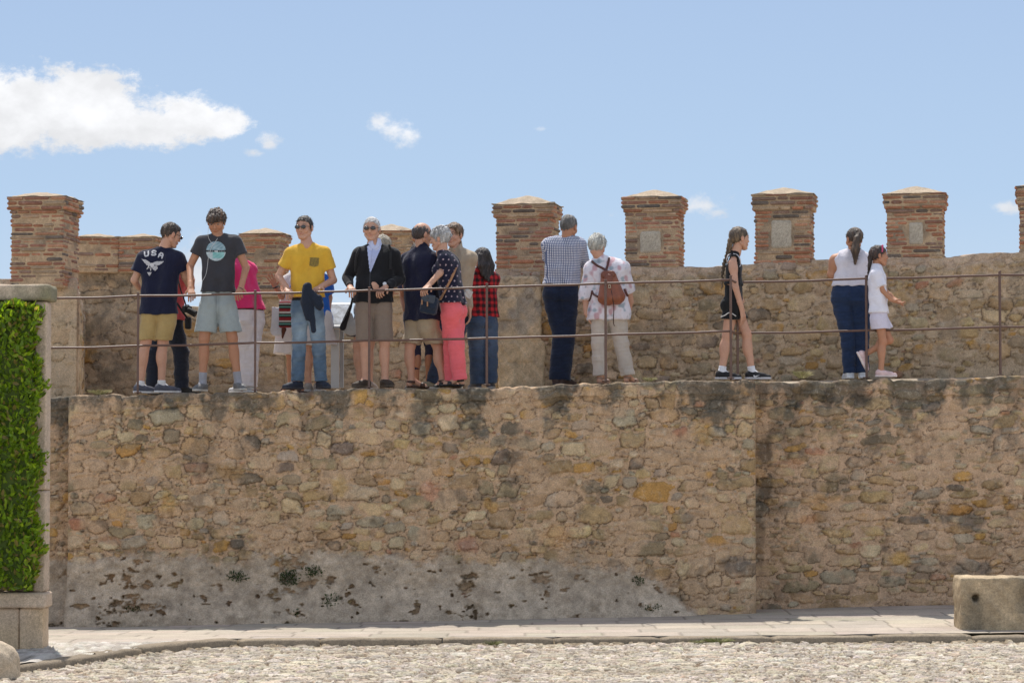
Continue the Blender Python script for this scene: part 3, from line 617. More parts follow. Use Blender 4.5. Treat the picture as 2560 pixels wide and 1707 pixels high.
# flagstones: rows parallel to the wall, staggered joints
rw = .42; r_i = np.floor((28.2 - Yg) / rw).astype(int); fy = ((28.2 - Yg) / rw) % 1
stag = rng.random(60); lens = rng.uniform(.55, .95, 60); lx = (Xg + 60) / lens[np.clip(r_i, 0, 59)] + stag[np.clip(r_i, 0, 59)]; fx = lx % 1; sid_ = (np.floor(lx) * 31 + r_i * 17).astype(int)
jd = np.minimum(np.minimum(fy, 1 - fy) * rw, np.minimum(fx, 1 - fx) * lens[np.clip(r_i, 0, 59)])
tint = rng.random((997, 3))[sid_ % 997]; colp = np.array((.40, .345, .28)) * (1 + .16 * (tint[..., :1] - .5) + .05 * (tint - .5))
jm = .7 * sst(.018, .004, jd)[..., None]; colp = colp * (1 - .6 * jm); Zg = Zg - .006 * jm[..., 0] + .006 * (tint[..., 0] - .5) + .003 * vnoise2(nP, nX, 20, rng, 3)
colp = colp * (1 + .10 * vnoise2(nP, nX, 40, rng, 4))[..., None]
# the pebbled strip on the left between flags and kerb
peb = sst(-.05, .05, (24.5 - .0 * Xg) - Yg) * sst(-2.5, -2.9, Xg)
hp, cp, sp, _ = stone_map(4.5, 3.5, .02, rng, [(.12, .09, 500, .1), (.08, .06, 1500, .1)], (.36, .32, .27), pal=[((.50, .46, .40), 3), ((.42, .38, .33), 2), ((.34, .30, .26), 1)], hs=.022, crack=.2)
iy = np.clip(((Yg - 22.8) / .02).astype(int), 0, hp.shape[0] - 1); ix = np.clip(((Xg + 6.9) / .02).astype(int), 0, hp.shape[1] - 1)
Zg = Zg * 1. + peb * (hp[iy, ix] - .012); colp = colp * (1 - peb[..., None]) + cp[iy, ix] * peb[..., None]
idx = np.arange(nP * nX).reshape(nP, nX); Q = np.stack([idx[:-1, :-1], idx[:-1, 1:], idx[1:, 1:], idx[1:, :-1]], -1).reshape(-1, 4)
tag(link('pavement', mesh_np('pavement', np.stack([Xg, Yg, Zg], -1).reshape(-1, 3), Q, True, colp.reshape(-1, 3)), M_GROUND), kind='structure')
# kerb: long granite stones
M_KERB = M_GRAN
V = []; Qs = []; cols = []; xk = -9.0; rngk = np.random.default_rng(5)
mbk = MB()
def kp(x, d=0.): # point on kerb line offset inwards by d
    e = .05; t = np.array([2 * e, float(kerbY(x + e) - kerbY(x - e))]); t /= np.linalg.norm(t); n = np.array([-t[1], t[0]]); p = np.array([x, float(kerbY(x))]) + n * d; return p
while xk < 9.5:
    ln = rngk.uniform(.7, 1.15); n = 12; g0 = rngk.normal() * .004; cK = np.array((.27, .215, .15)) * rngk.uniform(.85, 1.1)
    prof = [(0.0, -KH - .05), (0.0, -.018), (.018, 0.0), (.09, .004), (.185, 0.0), (.19, -.08)]
    rows = []
    for i in range(n + 1):
        x = xk + .006 + (ln - .012) * i / n; sh = .012 if i in (0, n) else 0
        rows.append([np.array([*kp(x, d + sh * (1 if d < .05 else 0) + rngk.normal() * .003), z + g0 + rngk.normal() * .0025 - (sh if z > -.03 else 0) + float(pavz(x, 25.))]) for d, z in prof])
    V_ = [p for r in rows for p in r]; m = len(prof); Fs = [(i * m + j, (i + 1) * m + j, (i + 1) * m + j + 1, i * m + j + 1) for i in range(n) for j in range(m - 1)]
    Fs += [tuple(range(m)), tuple(n * m + j for j in range(m - 1, -1, -1))]; mbk.add(V_, Fs, cK); xk += ln
tag(mbk.build('kerb', M_KERB, None, smooth=True), kind='structure')
# cobbled street
M_STREET = mat('worn_cobbles', attr=True, rough=.9, n1=(.12, 5), n2=(.34, 45), bump=(1, 55, .02), spec=.25)
def street_z(X, Y): return -KH + 0 * X
xs = np.arange(-6.0, 6.0, .0135); ys = np.arange(19.6, 26.4, .0145); rng = np.random.default_rng(13); nX, nY = len(xs), len(ys)
hp, cp, sp, rm = stone_map(3.6, 3.6, .014, rng, [(.13, .075, 350, .04), (.10, .055, 1500, .05), (.07, .045, 3500, .06), (.045, .03, 2500, .08)], (.15, .105, .065), pal=[((.50, .43, .325), 4), ((.43, .37, .30), 3), ((.54, .475, .40), 2), ((.33, .285, .23), 1.2), ((.41, .32, .24), .7)], hs=.024, crack=0)
X, Y = np.meshgrid(xs, ys)
wx = X + .25 * vnoise2(nY, nX, 120, rng, 3); wy = Y + .22 * vnoise2(nY, nX, 120, rng, 3)   # warp so the tile never shows
iy = (np.floor(wy / .014)).astype(int) % hp.shape[0]; ix = (np.floor(wx / .014)).astype(int) % hp.shape[1]
Z = street_z(X, Y) + hp[iy, ix] - .014 + .012 * vnoise2(nY, nX, 60, rng, 3)
cl = cp[iy, ix] * (1 + .08 * vnoise2(nY, nX, 80, rng, 4))[..., None]
kk = kerbY(X) - Y; dirt = sst(.12, .0, kk + .05 * vnoise2(nY, nX, 15, rng, 3))[..., None]; cl = cl * (1 - dirt) + np.array((.27, .21, .14)) * dirt; st4 = sst(.1, .7, vnoise2(nY, nX, 50, rng, 5, .7, ax=3))[..., None] * .45; cl = cl * (1 - st4) + np.array((.26, .205, .145)) * st4; Z = Z + .012 * dirt[..., 0]
Z = np.where(Y > kerbY(X) + .1, -.3, Z)
idx = np.arange(nX * nY).reshape(nY, nX); Q = np.stack([idx[:-1, :-1], idx[:-1, 1:], idx[1:, 1:], idx[1:, :-1]], -1).reshape(-1, 4)
tag(link('cobbled_street', mesh_np('cobbled_street', np.stack([X, Y, Z], -1).reshape(-1, 3), Q, True, cl.reshape(-1, 3)), M_STREET), kind='structure')
mb = MB(); mb.add([(-900, -200, -.42), (900, -200, -.42), (900, 2500, -.42), (-900, 2500, -.42)], [(0, 1, 2, 3)], (.36, .31, .24))
tag(mb.build('ground', M_GROUND), kind='structure')
# ground around the camera, on the street side
mb = MB()
for (x0, x1, y0, y1) in ((-80, -5.99, -60, 25.0), (5.985, 80, -60, 25.0), (-5.99, 5.985, -60, 19.62)):
    mb.add([(x0, y0, -.078), (x1, y0, -.078), (x1, y1, -.078), (x0, y1, -.078)], [(0, 1, 2, 3)], (.46, .42, .37))
tag(mb.build('street', M_GROUND), kind='structure')
# ================================================================== people
def fabric(nt, vec, cur): return cur
def weave_bump(name, rough=.9, sheen=.15, nb=(.5, 40, .012), n1=(.08, 7), n2=(.06, 160), extra=None, spec=.2, fold=None): return mat(name, fold=fold, attr=True, rough=rough, n1=n1, n2=n2, bump=nb, spec=spec, extra=extra, sheen=sheen)
M_SKIN = mat('skin', attr=True, rough=.55, n1=(.07, 14), n2=(.05, 90), bump=(.15, 200, .002), spec=.35, sss=.06)
M_CLOTH = weave_bump('cotton', fold=(5, .7, .085, (1, 1, .6)))
M_DENIM = weave_bump('denim', nb=(.5, 60, .008), n1=(.16, 9), n2=(.14, 240), fold=(6, .7, .07, (.7, .7, 1.5)))
M_HAIR = mat('hair', attr=True, rough=.5, n1=(.15, 30), n2=(.38, 190), bump=(.9, 170, .008), spec=.5, scale=(1, 1, .35))
M_LEATHER = mat('leather', attr=True, rough=.5, n1=(.15, 20), n2=(.1, 90), bump=(.4, 60, .004), spec=.5)
M_RUB = mat('shoe_fabric', attr=True, rough=.7, n1=(.08, 30), n2=(.06, 120), bump=(.3, 150, .003), spec=.35)
M_GLASS = mat('dark_lens', color=(.012, .012, .014), rough=.12, bump=(0, 1, 0), spec=.8)
SKIN1 = (.53, .295, .20); SKIN2 = (.44, .215, .125); SKIN3 = (.56, .36, .27)
def RG(ox, oy, s): return (ox, oy, s)
R1 = RG(320, 500, 3.135); R2 = RG(560, 520, 3.267); R3 = RG(820, 520, 3.267); R4 = RG(980, 540, 3.41); R5 = RG(1320, 520, 3.41); R6 = RG(1760, 540, 3.564); R7 = RG(2040, 540, 3.565)
UP = np.array((0, 0, 1.))
def obj_from(name, S, col, m, root, colf=None, frame=None):
    V, Q = S.mesh() if isinstance(S, SDF) else S
    c = colf(V) if colf is not None else col
    return link(name, mesh_np(name, V - np.array(root.location), Q, True, c), m, root)
def headR(yaw, pitch, roll=0):
    "columns: head-right(+x image when facing us), forward, up"
    y, p = math.radians(yaw), math.radians(pitch); f = np.array([math.sin(y) * math.cos(p), -math.cos(y) * math.cos(p), -math.sin(p)])
    r = np.cross(f, UP); r = nrm(r); u = np.cross(r, f)
    if roll: a = math.radians(roll); r, u = r * math.cos(a) + u * math.sin(a), u * math.cos(a) - r * math.sin(a)
    return np.stack([r, f, u], 1)
def head_sdf(S, c, R, s, k=.012, girth=1.):
    g = lambda x, y, z: c + R @ (np.array((x, y, z)) * s)
    S.ell(g(0, -.012, .028), np.array((.074, .094, .090)) * s, R, k)
    S.cone(g(0, .028, -.02), g(0, .048, -.078), .058 * s * girth, .030 * s * girth, k=.02)
    for e in (-1, 1):
        S.ell(g(e * .036, .052, -.02), np.array((.026, .024, .026)) * s, R, .02)
        S.cone(g(e * .052, .0, -.045), g(e * .02, .055, -.085), .022 * s, .018 * s, k=.02)
        S.ell(g(e * .078, -.008, .0), np.array((.009, .019, .031)) * s, R, .004)
    S.cone(g(-.03, .072, .033), g(.03, .072, .033), .013 * s, k=.012)
    for e in (-1, 1): S.ell(g(e * .031, .096, .014), np.array((.017, .014, .012)) * s, R, .008, op='s')
    for e in (-1, 1): S.ell(g(e * .031, .074, .013), np.array((.013, .013, .011)) * s, R, .002)
    S.cone(g(0, .082, .022), g(0, .097, -.020), .008 * s, .011 * s, k=.010)
    for e in (-1, 1): S.ell(g(e * .011, .090, -.025), np.array((.008, .009, .007)) * s, R, .006)
    S.cone(g(-.017, .082, -.049), g(.017, .082, -.049), .007 * s, k=.008); S.cone(g(-.014, .080, -.060), g(.014, .080, -.060), .0075 * s, k=.006)
    S.ell(g(0, .070, -.088), np.array((.018, .016, .014)) * s, R, .012)
def face_cols(V, c, R, s, skin, brow=(.06, .04, .03)):
    P = (V - c) @ R / s; col = np.tile(np.array(skin, float), (len(V), 1)); x, y, z = P.T; ax = np.abs(x)
    inh = (np.abs(z) < .2) & (ax < .12) & (np.abs(y) < .14)
    def mix(w, cc):
        nonlocal col; w = (w * inh)[:, None]; col = col * (1 - w) + np.array(cc) * w
    fr = y > .05
    mix(fr * np.exp(-((ax - .03) / .018) ** 2 - ((z - .036) / .006) ** 2) * .85, brow)
    mix(fr * ((((ax - .031) / .013) ** 2 + ((z - .013) / .0075) ** 2) < 1) * .8, (.30, .26, .22))
    mix(fr * (((((ax - .031) / .006) ** 2 + ((z - .013) / .0065) ** 2) < 1)) * .95, (.03, .02, .015))
    mix(fr * (np.exp(-((ax - .031) / .016) ** 2 - ((z - .021) / .003) ** 2)) * .6, (.05, .03, .025))
    mix(fr * np.exp(-(x / .021) ** 2 - ((z + .054) / .008) ** 2) * .75, np.array(skin) * (.85, .52, .5))
    mix(fr * np.exp(-(x / .021) ** 2 - ((z + .0545) / .0022) ** 2) * .6, (.1, .04, .03))
    mix(fr * np.exp(-((ax - .04) / .02) ** 2 - ((z + .02) / .02) ** 2) * .25, np.array(skin) * (1.08, .75, .7))
    mix((ax > .07) * .3, np.array(skin) * (1.05, .75, .7))
    return col
def hand_sdf(S, w, kn, n, s, curl=.9, spread=1., thumb=1, fore=None, curls=None):
    w = np.array(w); kn = np.array(kn); d = nrm(kn - w); kn = w + d * .085 * s; n = nrm(n - d * (n @ d)); sd_ = np.cross(d, n)
    if fore is not None: S.cone(w + nrm(fore - w) * .07 * s, w, .031 * s, .0255 * s, k=.01)
    for e in (-1, 1): S.cone(w + sd_ * e * .012 * s, kn + sd_ * e * .024 * s, .0165 * s, .0135 * s, k=.014, sq=(n, 1.15))
    S.cone(w, kn, .018 * s, .015 * s, k=.015, sq=(n, 1.15))
    L4 = (.040, .045, .042, .033)
    for i in range(4):
        o = (-1.5 + i) * .0195 * s; p = kn + sd_ * o * 1.0; cu = curls[i] if curls else curl * (1 + .12 * (i - 1.5)); dd = nrm(d + sd_ * (-1.5 + i) * .10 * spread); r = .0088 * s
        for j in range(3):
            a = cu * (.55, 1.25, 1.75)[j]; dr = dd * math.cos(a) + n * math.sin(a); ln = L4[i] * (1, .62, .5)[j] * s; q = p + dr * ln
            S.cone(p, q, r, r * .92, k=.003); p = q; r *= .92
    b = w + d * .022 * s - sd_ * thumb * .020 * s * -1 * -1; t1 = b + (d * .55 - sd_ * thumb * .72 + n * .45) * .040 * s; t2 = t1 + (d * .85 - sd_ * thumb * .2 + n * .55) * .030 * s
    S.cone(b, t1, .0135 * s, .0108 * s, k=.01); S.cone(t1, t2, .0105 * s, .009 * s, k=.004)
def hair_col(V, base, hi=None, f=60):
    n = snoise(V, f, 2, 6, (1, 1, .3)); b = np.array(base); return np.clip(b * (1 + .45 * n)[:, None] + (0 if hi is None else np.array(hi) * np.clip(n, 0, 1)[:, None]), .004, 1)

def person(label, Rg, Y, s, yaw, head, hyaw, hpitch, neck, shc, shw, hip, hpw, armL=None, armR=None, legL=None, legR=None, top=None, bot=None,
           hair=None, shoe=None, skin=SKIN1, girth=1., belly=0, hroll=0, hs=1., group='visitors standing on the rampart walk', sock=None, chest=0, legr=1., armr=1., brow=(.06, .04, .03), glasses=None, bust=0, cat='person', bend=0.):
    def J(p, d0=0.):
        d = p[2] if len(p) > 2 else d0
        return at(Rg[0] + p[0] / Rg[2], Rg[1] + p[1] / Rg[2], Y + d)
    H = J(hip); N_ = J(neck); SC = J(shc); gz = walk(H[0]) + .002
    root = empty('person', (H[0], H[1], gz), label, cat, group)
    ya = math.radians(yaw); lat = np.array((math.cos(ya), math.sin(ya), 0)); fwd = np.array((math.sin(ya), -math.cos(ya), 0))
    if math.cos(ya) < 0: lat = -lat
    hs = hs * 1.10; sh = [SC - lat * shw * 1.0 - UP * .040 * s, SC + lat * shw * 1.0 - UP * .040 * s]; hp = [H - lat * hpw, H + lat * hpw]; W = SC * .40 + H * .60; ww = (shw * .42 + hpw * .4) * .62
    hcen = J(head); R = headR(hyaw, hpitch, hroll)
    pk = .075 * s + .0 
    # ---------------- skin
    B = SDF(.009)
    tr = .098 * s * girth; wr = .088 * s * girth; hr = .098 * s * girth
    def torso(S, inf, k=.04, cuts=(), lo=None, hemr=0., cutl=()):
        for e in (-1, 1):
            S.cone(SC + e * lat * (shw - .090 * s) - UP * .085 * s, W + e * lat * ww, tr + inf, wr + inf, k=k, cuts=cuts, sq=(fwd, 1.1))
            S.cone(W + e * lat * ww, H + e * lat * hpw * .95, wr + inf, hr + inf, k=k, cuts=cuts)
            S.cone(N_ - UP * .012 * s, sh[(e + 1) // 2] + UP * .006, .040 * s + inf * .6, .048 * s * armr + inf, k=k, cuts=cuts)
            if bust: S.ell(SC + e * lat * .07 * s + fwd * .09 * s - UP * .14 * s, np.array((.06, .06, .065)) * s * bust + inf, None, .03, cuts=cuts)
        if belly: S.ell(W + fwd * (.05 * s + belly * .5) - UP * .02, (.11 * s + belly, .11 * s + belly, .14 * s + belly * .5), None, .06, cuts=cuts)
        if lo is not None:
            for e in (-1, 1):
                a_ = H + e * lat * hpw * .9; bpt = a_.copy(); bpt[2] = lo; S.cone(a_, bpt, hr + inf, hr + inf + hemr, k=k, cuts=cuts)
    torso(B, -.008)
    B.cone(hcen + R @ np.array((0, -.018, -.05)) * s * hs, N_ - UP * .02, .056 * s * (girth * .4 + .6), .062 * s * (girth * .4 + .6), k=.03)
    B.ell(hcen + R @ np.array((0, -.01, .02)) * s * hs, np.array((.06, .07, .07)) * s, R, .01)
    arms = []
    for i, a in ((0, armL), (1, armR)):
        if a is None: arms.append(None); continue
        el, wrp = J(a[0]), J(a[1]); 
        U_ = el - sh[i]
        B.cone(sh[i], el, .049 * s * armr, .038 * s * armr, k=.03); B.cone(el, wrp, .040 * s * armr, .0265 * s, k=.012); B.ell(sh[i] + (el - sh[i]) * .22 , np.array((.052, .052, .06)) * s * armr, None, .03)
        arms.append((el, wrp))
    feet = []
    for i, l in ((0, legL), (1, legR)):
        if l is None: feet.append(None); continue
        kn, an = J(l[0]), J(l[1]); fy = math.radians(l[2]); fd = np.array((math.sin(fy), -math.cos(fy), 0)); lifted = len(l) > 3
        g = walk(an[0]) + .002
        if not lifted: an[2] = g + .088 * s; tilt = fd
        else: tilt = nrm(fd * math.cos(l[3]) - UP * math.sin(l[3]))
        B.cone(hp[i] - UP * .02, kn, .085 * s * girth ** .5 * legr, .056 * s * legr, k=.022); B.cone(kn, an, .052 * s * legr, .036 * s, k=.015)
        B.ell(kn * .66 + an * .34 - fd * .016 * s, np.array((.050, .052, .10)) * s * legr, None, .03); B.ell(kn + fd * .012, np.array((.045, .045, .05)) * s * legr, None, .02)
        upf = nrm(UP - tilt * (UP @ tilt)) if lifted else UP
        heel = an - upf * .045 * s - tilt * .025 * s; ball = an + tilt * .115 * s - upf * .060 * s; toe = ball + tilt * .05 * s - upf * .004
        B.cone(an, ball, .034 * s, .026 * s, k=.02); B.ell(heel, np.array((.032, .032, .034)) * s, None, .02); B.cone(ball, toe, .026 * s, .019 * s, k=.02)
        feet.append((kn, an, tilt, upf, heel, ball, toe, fd))
    parts = [B.mesh()]
    Hd = SDF(.0055); head_sdf(Hd, hcen, R, s * hs); parts.append(Hd.mesh())
    for i, a in ((0, armL), (1, armR)):
        if a is None or len(a) < 3: continue
        Hn = SDF(.0045); el, wrp = arms[i]; o = a[3] if len(a) > 3 else {}
        n = np.array(o.get('n', (0, 0, -1.)), float)
        hand_sdf(Hn, wrp, J(a[2]), n, s * 1.08, curl=o.get('curl', .8), thumb=o.get('thumb', 1 if i == 0 else -1), fore=el, spread=o.get('spread', .5), curls=o.get('curls')); parts.append(Hn.mesh())
    V, Q = join(parts)
    col = face_cols(V, hcen, R, s * hs, np.array(skin), brow)
    for f in feet:
        if f is not None:
            kd = np.exp(-(((V - f[0]) ** 2).sum(1)) / .05 ** 2)[:, None] * .35; col = col * (1 - kd) + np.array(skin) * (1.05, .72, .66) * kd
    link('body', mesh_np('body', V - np.array(root.location), Q, True, col), M_SKIN, root)
    # ---------------- top
    if top:
        inf = top.get('inf', .016); hz = J((hip[0], top['hem']))[2]; S = SDF(.0075)
        ct = [((0, 0, hz), -UP)] 
        torso(S, inf, k=.05, cuts=ct, lo=hz - .05, hemr=top.get('flare', 0.))
        if top.get('collar'):
            S.cone(N_ + UP * .005, N_ + UP * .055 + (hcen - N_) * .12, .068 * s, .060 * s, k=.012)
        sl = top.get('sleeve')
        if sl:
            for i in (0, 1):
                if arms[i] is None: continue
                el, wrp = arms[i]; sr = top.get('sr', .060) * s
                if sl == 'long':
                    S.cone(sh[i], el, sr + .004, sr * .86, k=.035); S.cone(el, wrp, sr * .86, sr * .62, k=.01, cuts=[(wrp - nrm(wrp - el) * .012, wrp - el)])
                elif sl == 'three':
                    e2 = el + (wrp - el) * .35; S.cone(sh[i], el, sr, sr * 1.05, k=.035); S.cone(el, e2, sr * 1.05, sr * 1.1, k=.01, cuts=[(e2 - nrm(wrp - el) * .01, wrp - el)])
                else:
                    t = sl; e2 = sh[i] + (el - sh[i]) * t; S.cone(sh[i], e2 + (el - sh[i]) * .12, sr, sr + top.get('sflare', .008), k=.03, cuts=[(e2, el - sh[i])])
        S.cone(N_ + UP * .03 * s + fwd * .012, N_ + UP * .14, .060 * s, .075 * s, k=.006, op='s')
        for c_ in top.get('carve', ()): S.cone(J(c_[0]), J(c_[1]), c_[2], c_[3], k=.01, op='s')
        S.noise(top.get('fold', .0055) * 1.5, 13, 1, (1, 1, .55)).noise(.0032, 36, 4, (1, 1, .7))
        V, Q = S.mesh(); c0 = top['col']; col = c0(V, dict(SC=SC, H=H, lat=lat, fwd=fwd, hz=hz, N=N_)) if callable(c0) else np.tile(np.array(c0, float), (len(V), 1))
        ob = link(top.get('name', 'shirt'), mesh_np('top', V - np.array(root.location), Q, True, col), top.get('mat', M_CLOTH), root)
        root_info[root.name] = (V, Q, ob)
    # ---------------- trousers, shorts
    if bot:
        inf = bot.get('inf', .012); wz = H[2] + bot.get('rise', .11); S = SDF(.0075); cu = [((0, 0, wz), UP)]; th = bot.get('r', (.098, .075, .07))
        for e in (-1, 1):
            ti = inf + .002 if bot.get('out') else min(inf, (top or {}).get('inf', .016) - .012); S.cone(W + e * lat * ww * .9, H + e * lat * hpw * .95, wr + ti - .004, hr + ti, k=.03, cuts=cu)
            if bot.get('seat'): S.ell(H + e * lat * .07 * s - fwd * .05 - UP * .03, np.array((.085, .09, .095)) * s * bot['seat'], None, .03, cuts=cu)
        if bot['kind'] == 'skirt':
            ez = J((hip[0], bot['end']))[2]
            for e in (-1, 1): a_ = H + e * lat * hpw * .9; b_ = a_.copy() + e * lat * .03; b_[2] = ez - .05; S.cone(a_, b_, hr + inf, hr + inf + bot.get('flare', .03), k=.04, cuts=[((0, 0, ez), -UP)])
        else:
            for i in (0, 1):
                if feet[i] is None: continue
                kn, an = feet[i][0], feet[i][1]; h0 = hp[i] - UP * .07 * s
                if bot['kind'] == 'shorts':
                    t = bot['t']; e2 = h0 + (kn - h0) * t; S.cone(h0, e2 + (kn - h0) * .1, th[0] * s, th[1] * s, k=.016, cuts=[(e2, (kn - h0) * .6 + np.array((0, 0, -.4)))])
                else:
                    S.cone(h0, kn, th[0] * s, th[1] * s, k=.016); e2 = kn + (an - kn) * bot.get('t', 1.05)
                    S.cone(kn, e2 + (an - kn) * .1, th[1] * s, th[2] * s, k=.015, cuts=[(e2, an - kn)])
        if bot['kind'] == 'trousers': S.noise(.0080, 17, 3, (.5, .5, 1.7)).noise(.004, 40, 6, (.6, .6, 1.4))
        else: S.noise(.009, 13, 3, (1.2, 1.2, .45)).noise(.003, 45, 6)
        V, Q = S.mesh(); c0 = bot['col']; col = c0(V, dict(H=H, lat=lat, fwd=fwd, kn=[f[0] if f else H for f in feet])) if callable(c0) else np.tile(np.array(c0, float), (len(V), 1))
        if bot.get('belt') is not None:
            m = (V[:, 2] > wz - .036)[:, None]; col = np.where(m, np.array(bot['belt']), col)
        link(bot.get('name', 'trousers' if bot['kind'] == 'trousers' else bot['kind']), mesh_np('bot', V - np.array(root.location), Q, True, col), bot.get('mat', M_CLOTH), root)
    # ---------------- shoes and socks
    for f in feet:
        if f is None: continue
        kn, an, tl, uf, heel, ball, toe, fd = f
        if sock is not None:
            S = SDF(.006); d = nrm(kn - an); S.cone(an, an + d * sock[1], .040 * s, .043 * s, k=.01, cuts=[(an + d * (sock[1] - .01), d)]); S.cone(an, ball, .036 * s, .03 * s)
            obj_from('sock', S, sock[0], M_CLOTH, root)
        if shoe is None: continue
        kd, sc1, sc2 = shoe; S = SDF(.006); sole = heel - uf * .034 * s
        if kd == 'sandal':
            sd2 = np.cross(tl, uf)
            S.cone(heel - uf * .030 * s, ball - uf * .018 * s + tl * .05 * s, .034 * s, .042 * s, k=.01, sq=(uf, 2.8)); S.cone(ball - uf * .002 - sd2 * .03, ball + uf * .002 + sd2 * .03, .031 * s, k=.004, cuts=[(ball + tl * .022, tl), (ball - tl * .022, -tl)])
            for e in (-.022, ): S.cone(an + uf * e - tl * .01, an + uf * e + tl * .004, .042 * s, k=.002, cuts=[(an + uf * (e + .012), uf), (an + uf * (e - .014), -uf)])
            obj_from('sandal', S, sc1, M_LEATHER, root); continue
        S.cone(heel - tl * .004 + uf * .012, ball + uf * .006, .044 * s, .041 * s, k=.02, cuts=[(sole, -uf)]); S.cone(ball, toe + tl * .018 * s + uf * .004, .039 * s, .031 * s, k=.02, cuts=[(sole, -uf)])
        S.cone(an - uf * .02 * s - tl * .008, ball + uf * .022, .045 * s, .032 * s, k=.02, cuts=[(an + uf * (.012 if kd != 'high' else .035) * s, uf * .9 + tl * .25)])
        S.cone(sole + uf * .012 * s - tl * .01, toe - uf * .014 * s + tl * .012, .043 * s, .034 * s, k=.006, cuts=[(sole - uf * .003, -uf), (sole + uf * .024 * s, uf)])
        def cf(V, sole=sole, uf=uf, s1=sc1, s2=sc2): 
            z = (V - sole) @ uf; m = (z < .017 * s)[:, None]; return np.where(m, np.array(s2), np.array(s1) * (1 + .25 * snoise(V, 40, 3))[:, None])
        ob = obj_from('shoe', S, None, M_RUB, root, colf=cf)
    # ---------------- hair
    g = lambda x, y, z: hcen + R @ (np.array((x, y, z)) * s * hs)
    if hair:
        S = SDF(.006); k = hair['kind']; hsz = hair.get('vol', 0.)
        cn = R @ nrm((0, .80, -1.)); pt = g(0, 0, hair.get('line', .017 if k == 'short' else 0.0)); cut = [(pt, cn)]
        if k != 'balding':
            S.ell(g(0, -.014, .034 + hsz * .4), np.array((.080 + hsz, .102 + hsz, .094 + hsz)) * s * hs, R, .01, cuts=cut)
            for e in (-1, 1): S.cone(g(e * .070, .012, .0), g(e * .070, .014, .03), .010 * s, k=.01)
        else:
            S.ell(g(0, -.016, .020), np.array((.080, .100, .085)) * s * hs, R, .01, cuts=[(g(0, 0, -.01), R @ nrm((0, .8, -1))), (g(0, .035, .062), R @ nrm((0, .45, 1)))])
        if hair.get('fringe'): 
            for e in (-.04, -.015, .012, .038): S.cone(g(e, .075, .085), g(e * 1.1, .094, .045), .022 * s, .012 * s, k=.015)
        if hair.get('side'):
            for e in (-1, 1): S.cone(g(e * .05, .05, .09), g(e * .072, .045, .03), .026 * s, .014 * s, k=.015)
        if k == 'curly':
            rg = np.random.default_rng(3)
            for i in range(70):
                a = rg.uniform(0, 6.28); z = rg.uniform(-.25, 1.); q = math.sqrt(max(0, 1 - z * z)); p = np.array((math.cos(a) * q * .078, -.014 + math.sin(a) * q * .10, .036 + z * .092)) * (1 + hsz * 6)
                if p[2] < .8 * p[1] + .004: continue
                S.ell(g(*p), np.full(3, rg.uniform(.012, .020)) * s, None, .006)
        if k in ('long', 'pony', 'braid'):
            if k == 'long':
                for x_, z_ in ((-.065, -.20), (-.03, -.24), (.0, -.26), (.03, -.24), (.065, -.20)):
                    S.cone(g(x_ * .9, -.05, .02), g(x_ * 1.25, -.07, -.09), .045 * s, .040 * s, k=.02); S.cone(g(x_ * 1.25, -.07, -.09), g(x_ * 1.2, -.075, z_), .040 * s, .022 * s, k=.02)
            if k == 'pony':
                pts = [g(0, -.10, .04)] + [J(p) for p in hair['pts']]; rs = [.022] + hair['rs']
                for i in range(len(pts) - 1): S.cone(pts[i], pts[i + 1], rs[i] * s, rs[i + 1] * s, k=.012)
            if k == 'braid':
                pts = [g(0, -.10, .0)] + [J(p) for p in hair['pts']]; nb = hair.get('n', 9)
                cum = np.concatenate([[0], np.cumsum([np.linalg.norm(pts[i + 1] - pts[i]) for i in range(len(pts) - 1)])])
                for i in range(nb * 2):
                    t = cum[-1] * i / (nb * 2 - 1); q = np.array([np.interp(t, cum, [p[j] for p in pts]) for j in range(3)]); rr = hair['rs'][0] + (hair['rs'][1] - hair['rs'][0]) * i / (nb * 2)
                    S.ell(q + lat * rr * .5 * (-1) ** i + R[:, 0] * rr * .5 * (-1) ** i, np.array((rr, rr, rr * 1.25)), None, .004)
        am = hair.get('amp', .0065)
        S.noise(am, 70, 2, (1, 1, .45)).noise(am * .6, 150, 5, (1, 1, .5))
        V, Q = S.mesh(); hcol = hair_col(V, hair['col'], hair.get('hi')); rg = np.random.default_rng(int(abs(hcen[0]) * 1000)); ns_ = 520
        ii = rg.integers(0, len(V), ns_); n_ = V[ii] - (hcen + R @ np.array((0, -.01, .01))); n_ /= np.linalg.norm(n_, axis=1)[:, None]
        dwn = -UP[None] * .5 + rg.normal(size=(ns_, 3)) * .35 - n_ * 0; tg = dwn - (dwn * n_).sum(1)[:, None] * n_; dd = tg / (np.linalg.norm(tg, axis=1)[:, None] + 1e-6) + n_ * rg.uniform(.05, .42, (ns_, 1)); ln_ = rg.uniform(.012, .032, (ns_, 1))
        sdv = np.cross(dd, n_); sdv /= np.linalg.norm(sdv, axis=1)[:, None] + 1e-6; b_ = V[ii] - n_ * .004; e_2 = b_ + dd * ln_
        SV = np.stack([b_ - sdv * .0032, b_ + sdv * .0032, e_2 + sdv * .0008, e_2 - sdv * .0008], 1).reshape(-1, 3); SQ = np.arange(ns_ * 4).reshape(-1, 4) + len(V)
        sc_ = np.repeat(hcol[ii] * rg.uniform(.6, 1.7, (ns_, 1)), 4, 0); V = np.concatenate([V, SV]); Q = np.concatenate([Q, SQ]); hcol = np.concatenate([hcol, sc_])
        link('hair', mesh_np('hair', V - np.array(root.location), Q, True, hcol), M_HAIR, root)
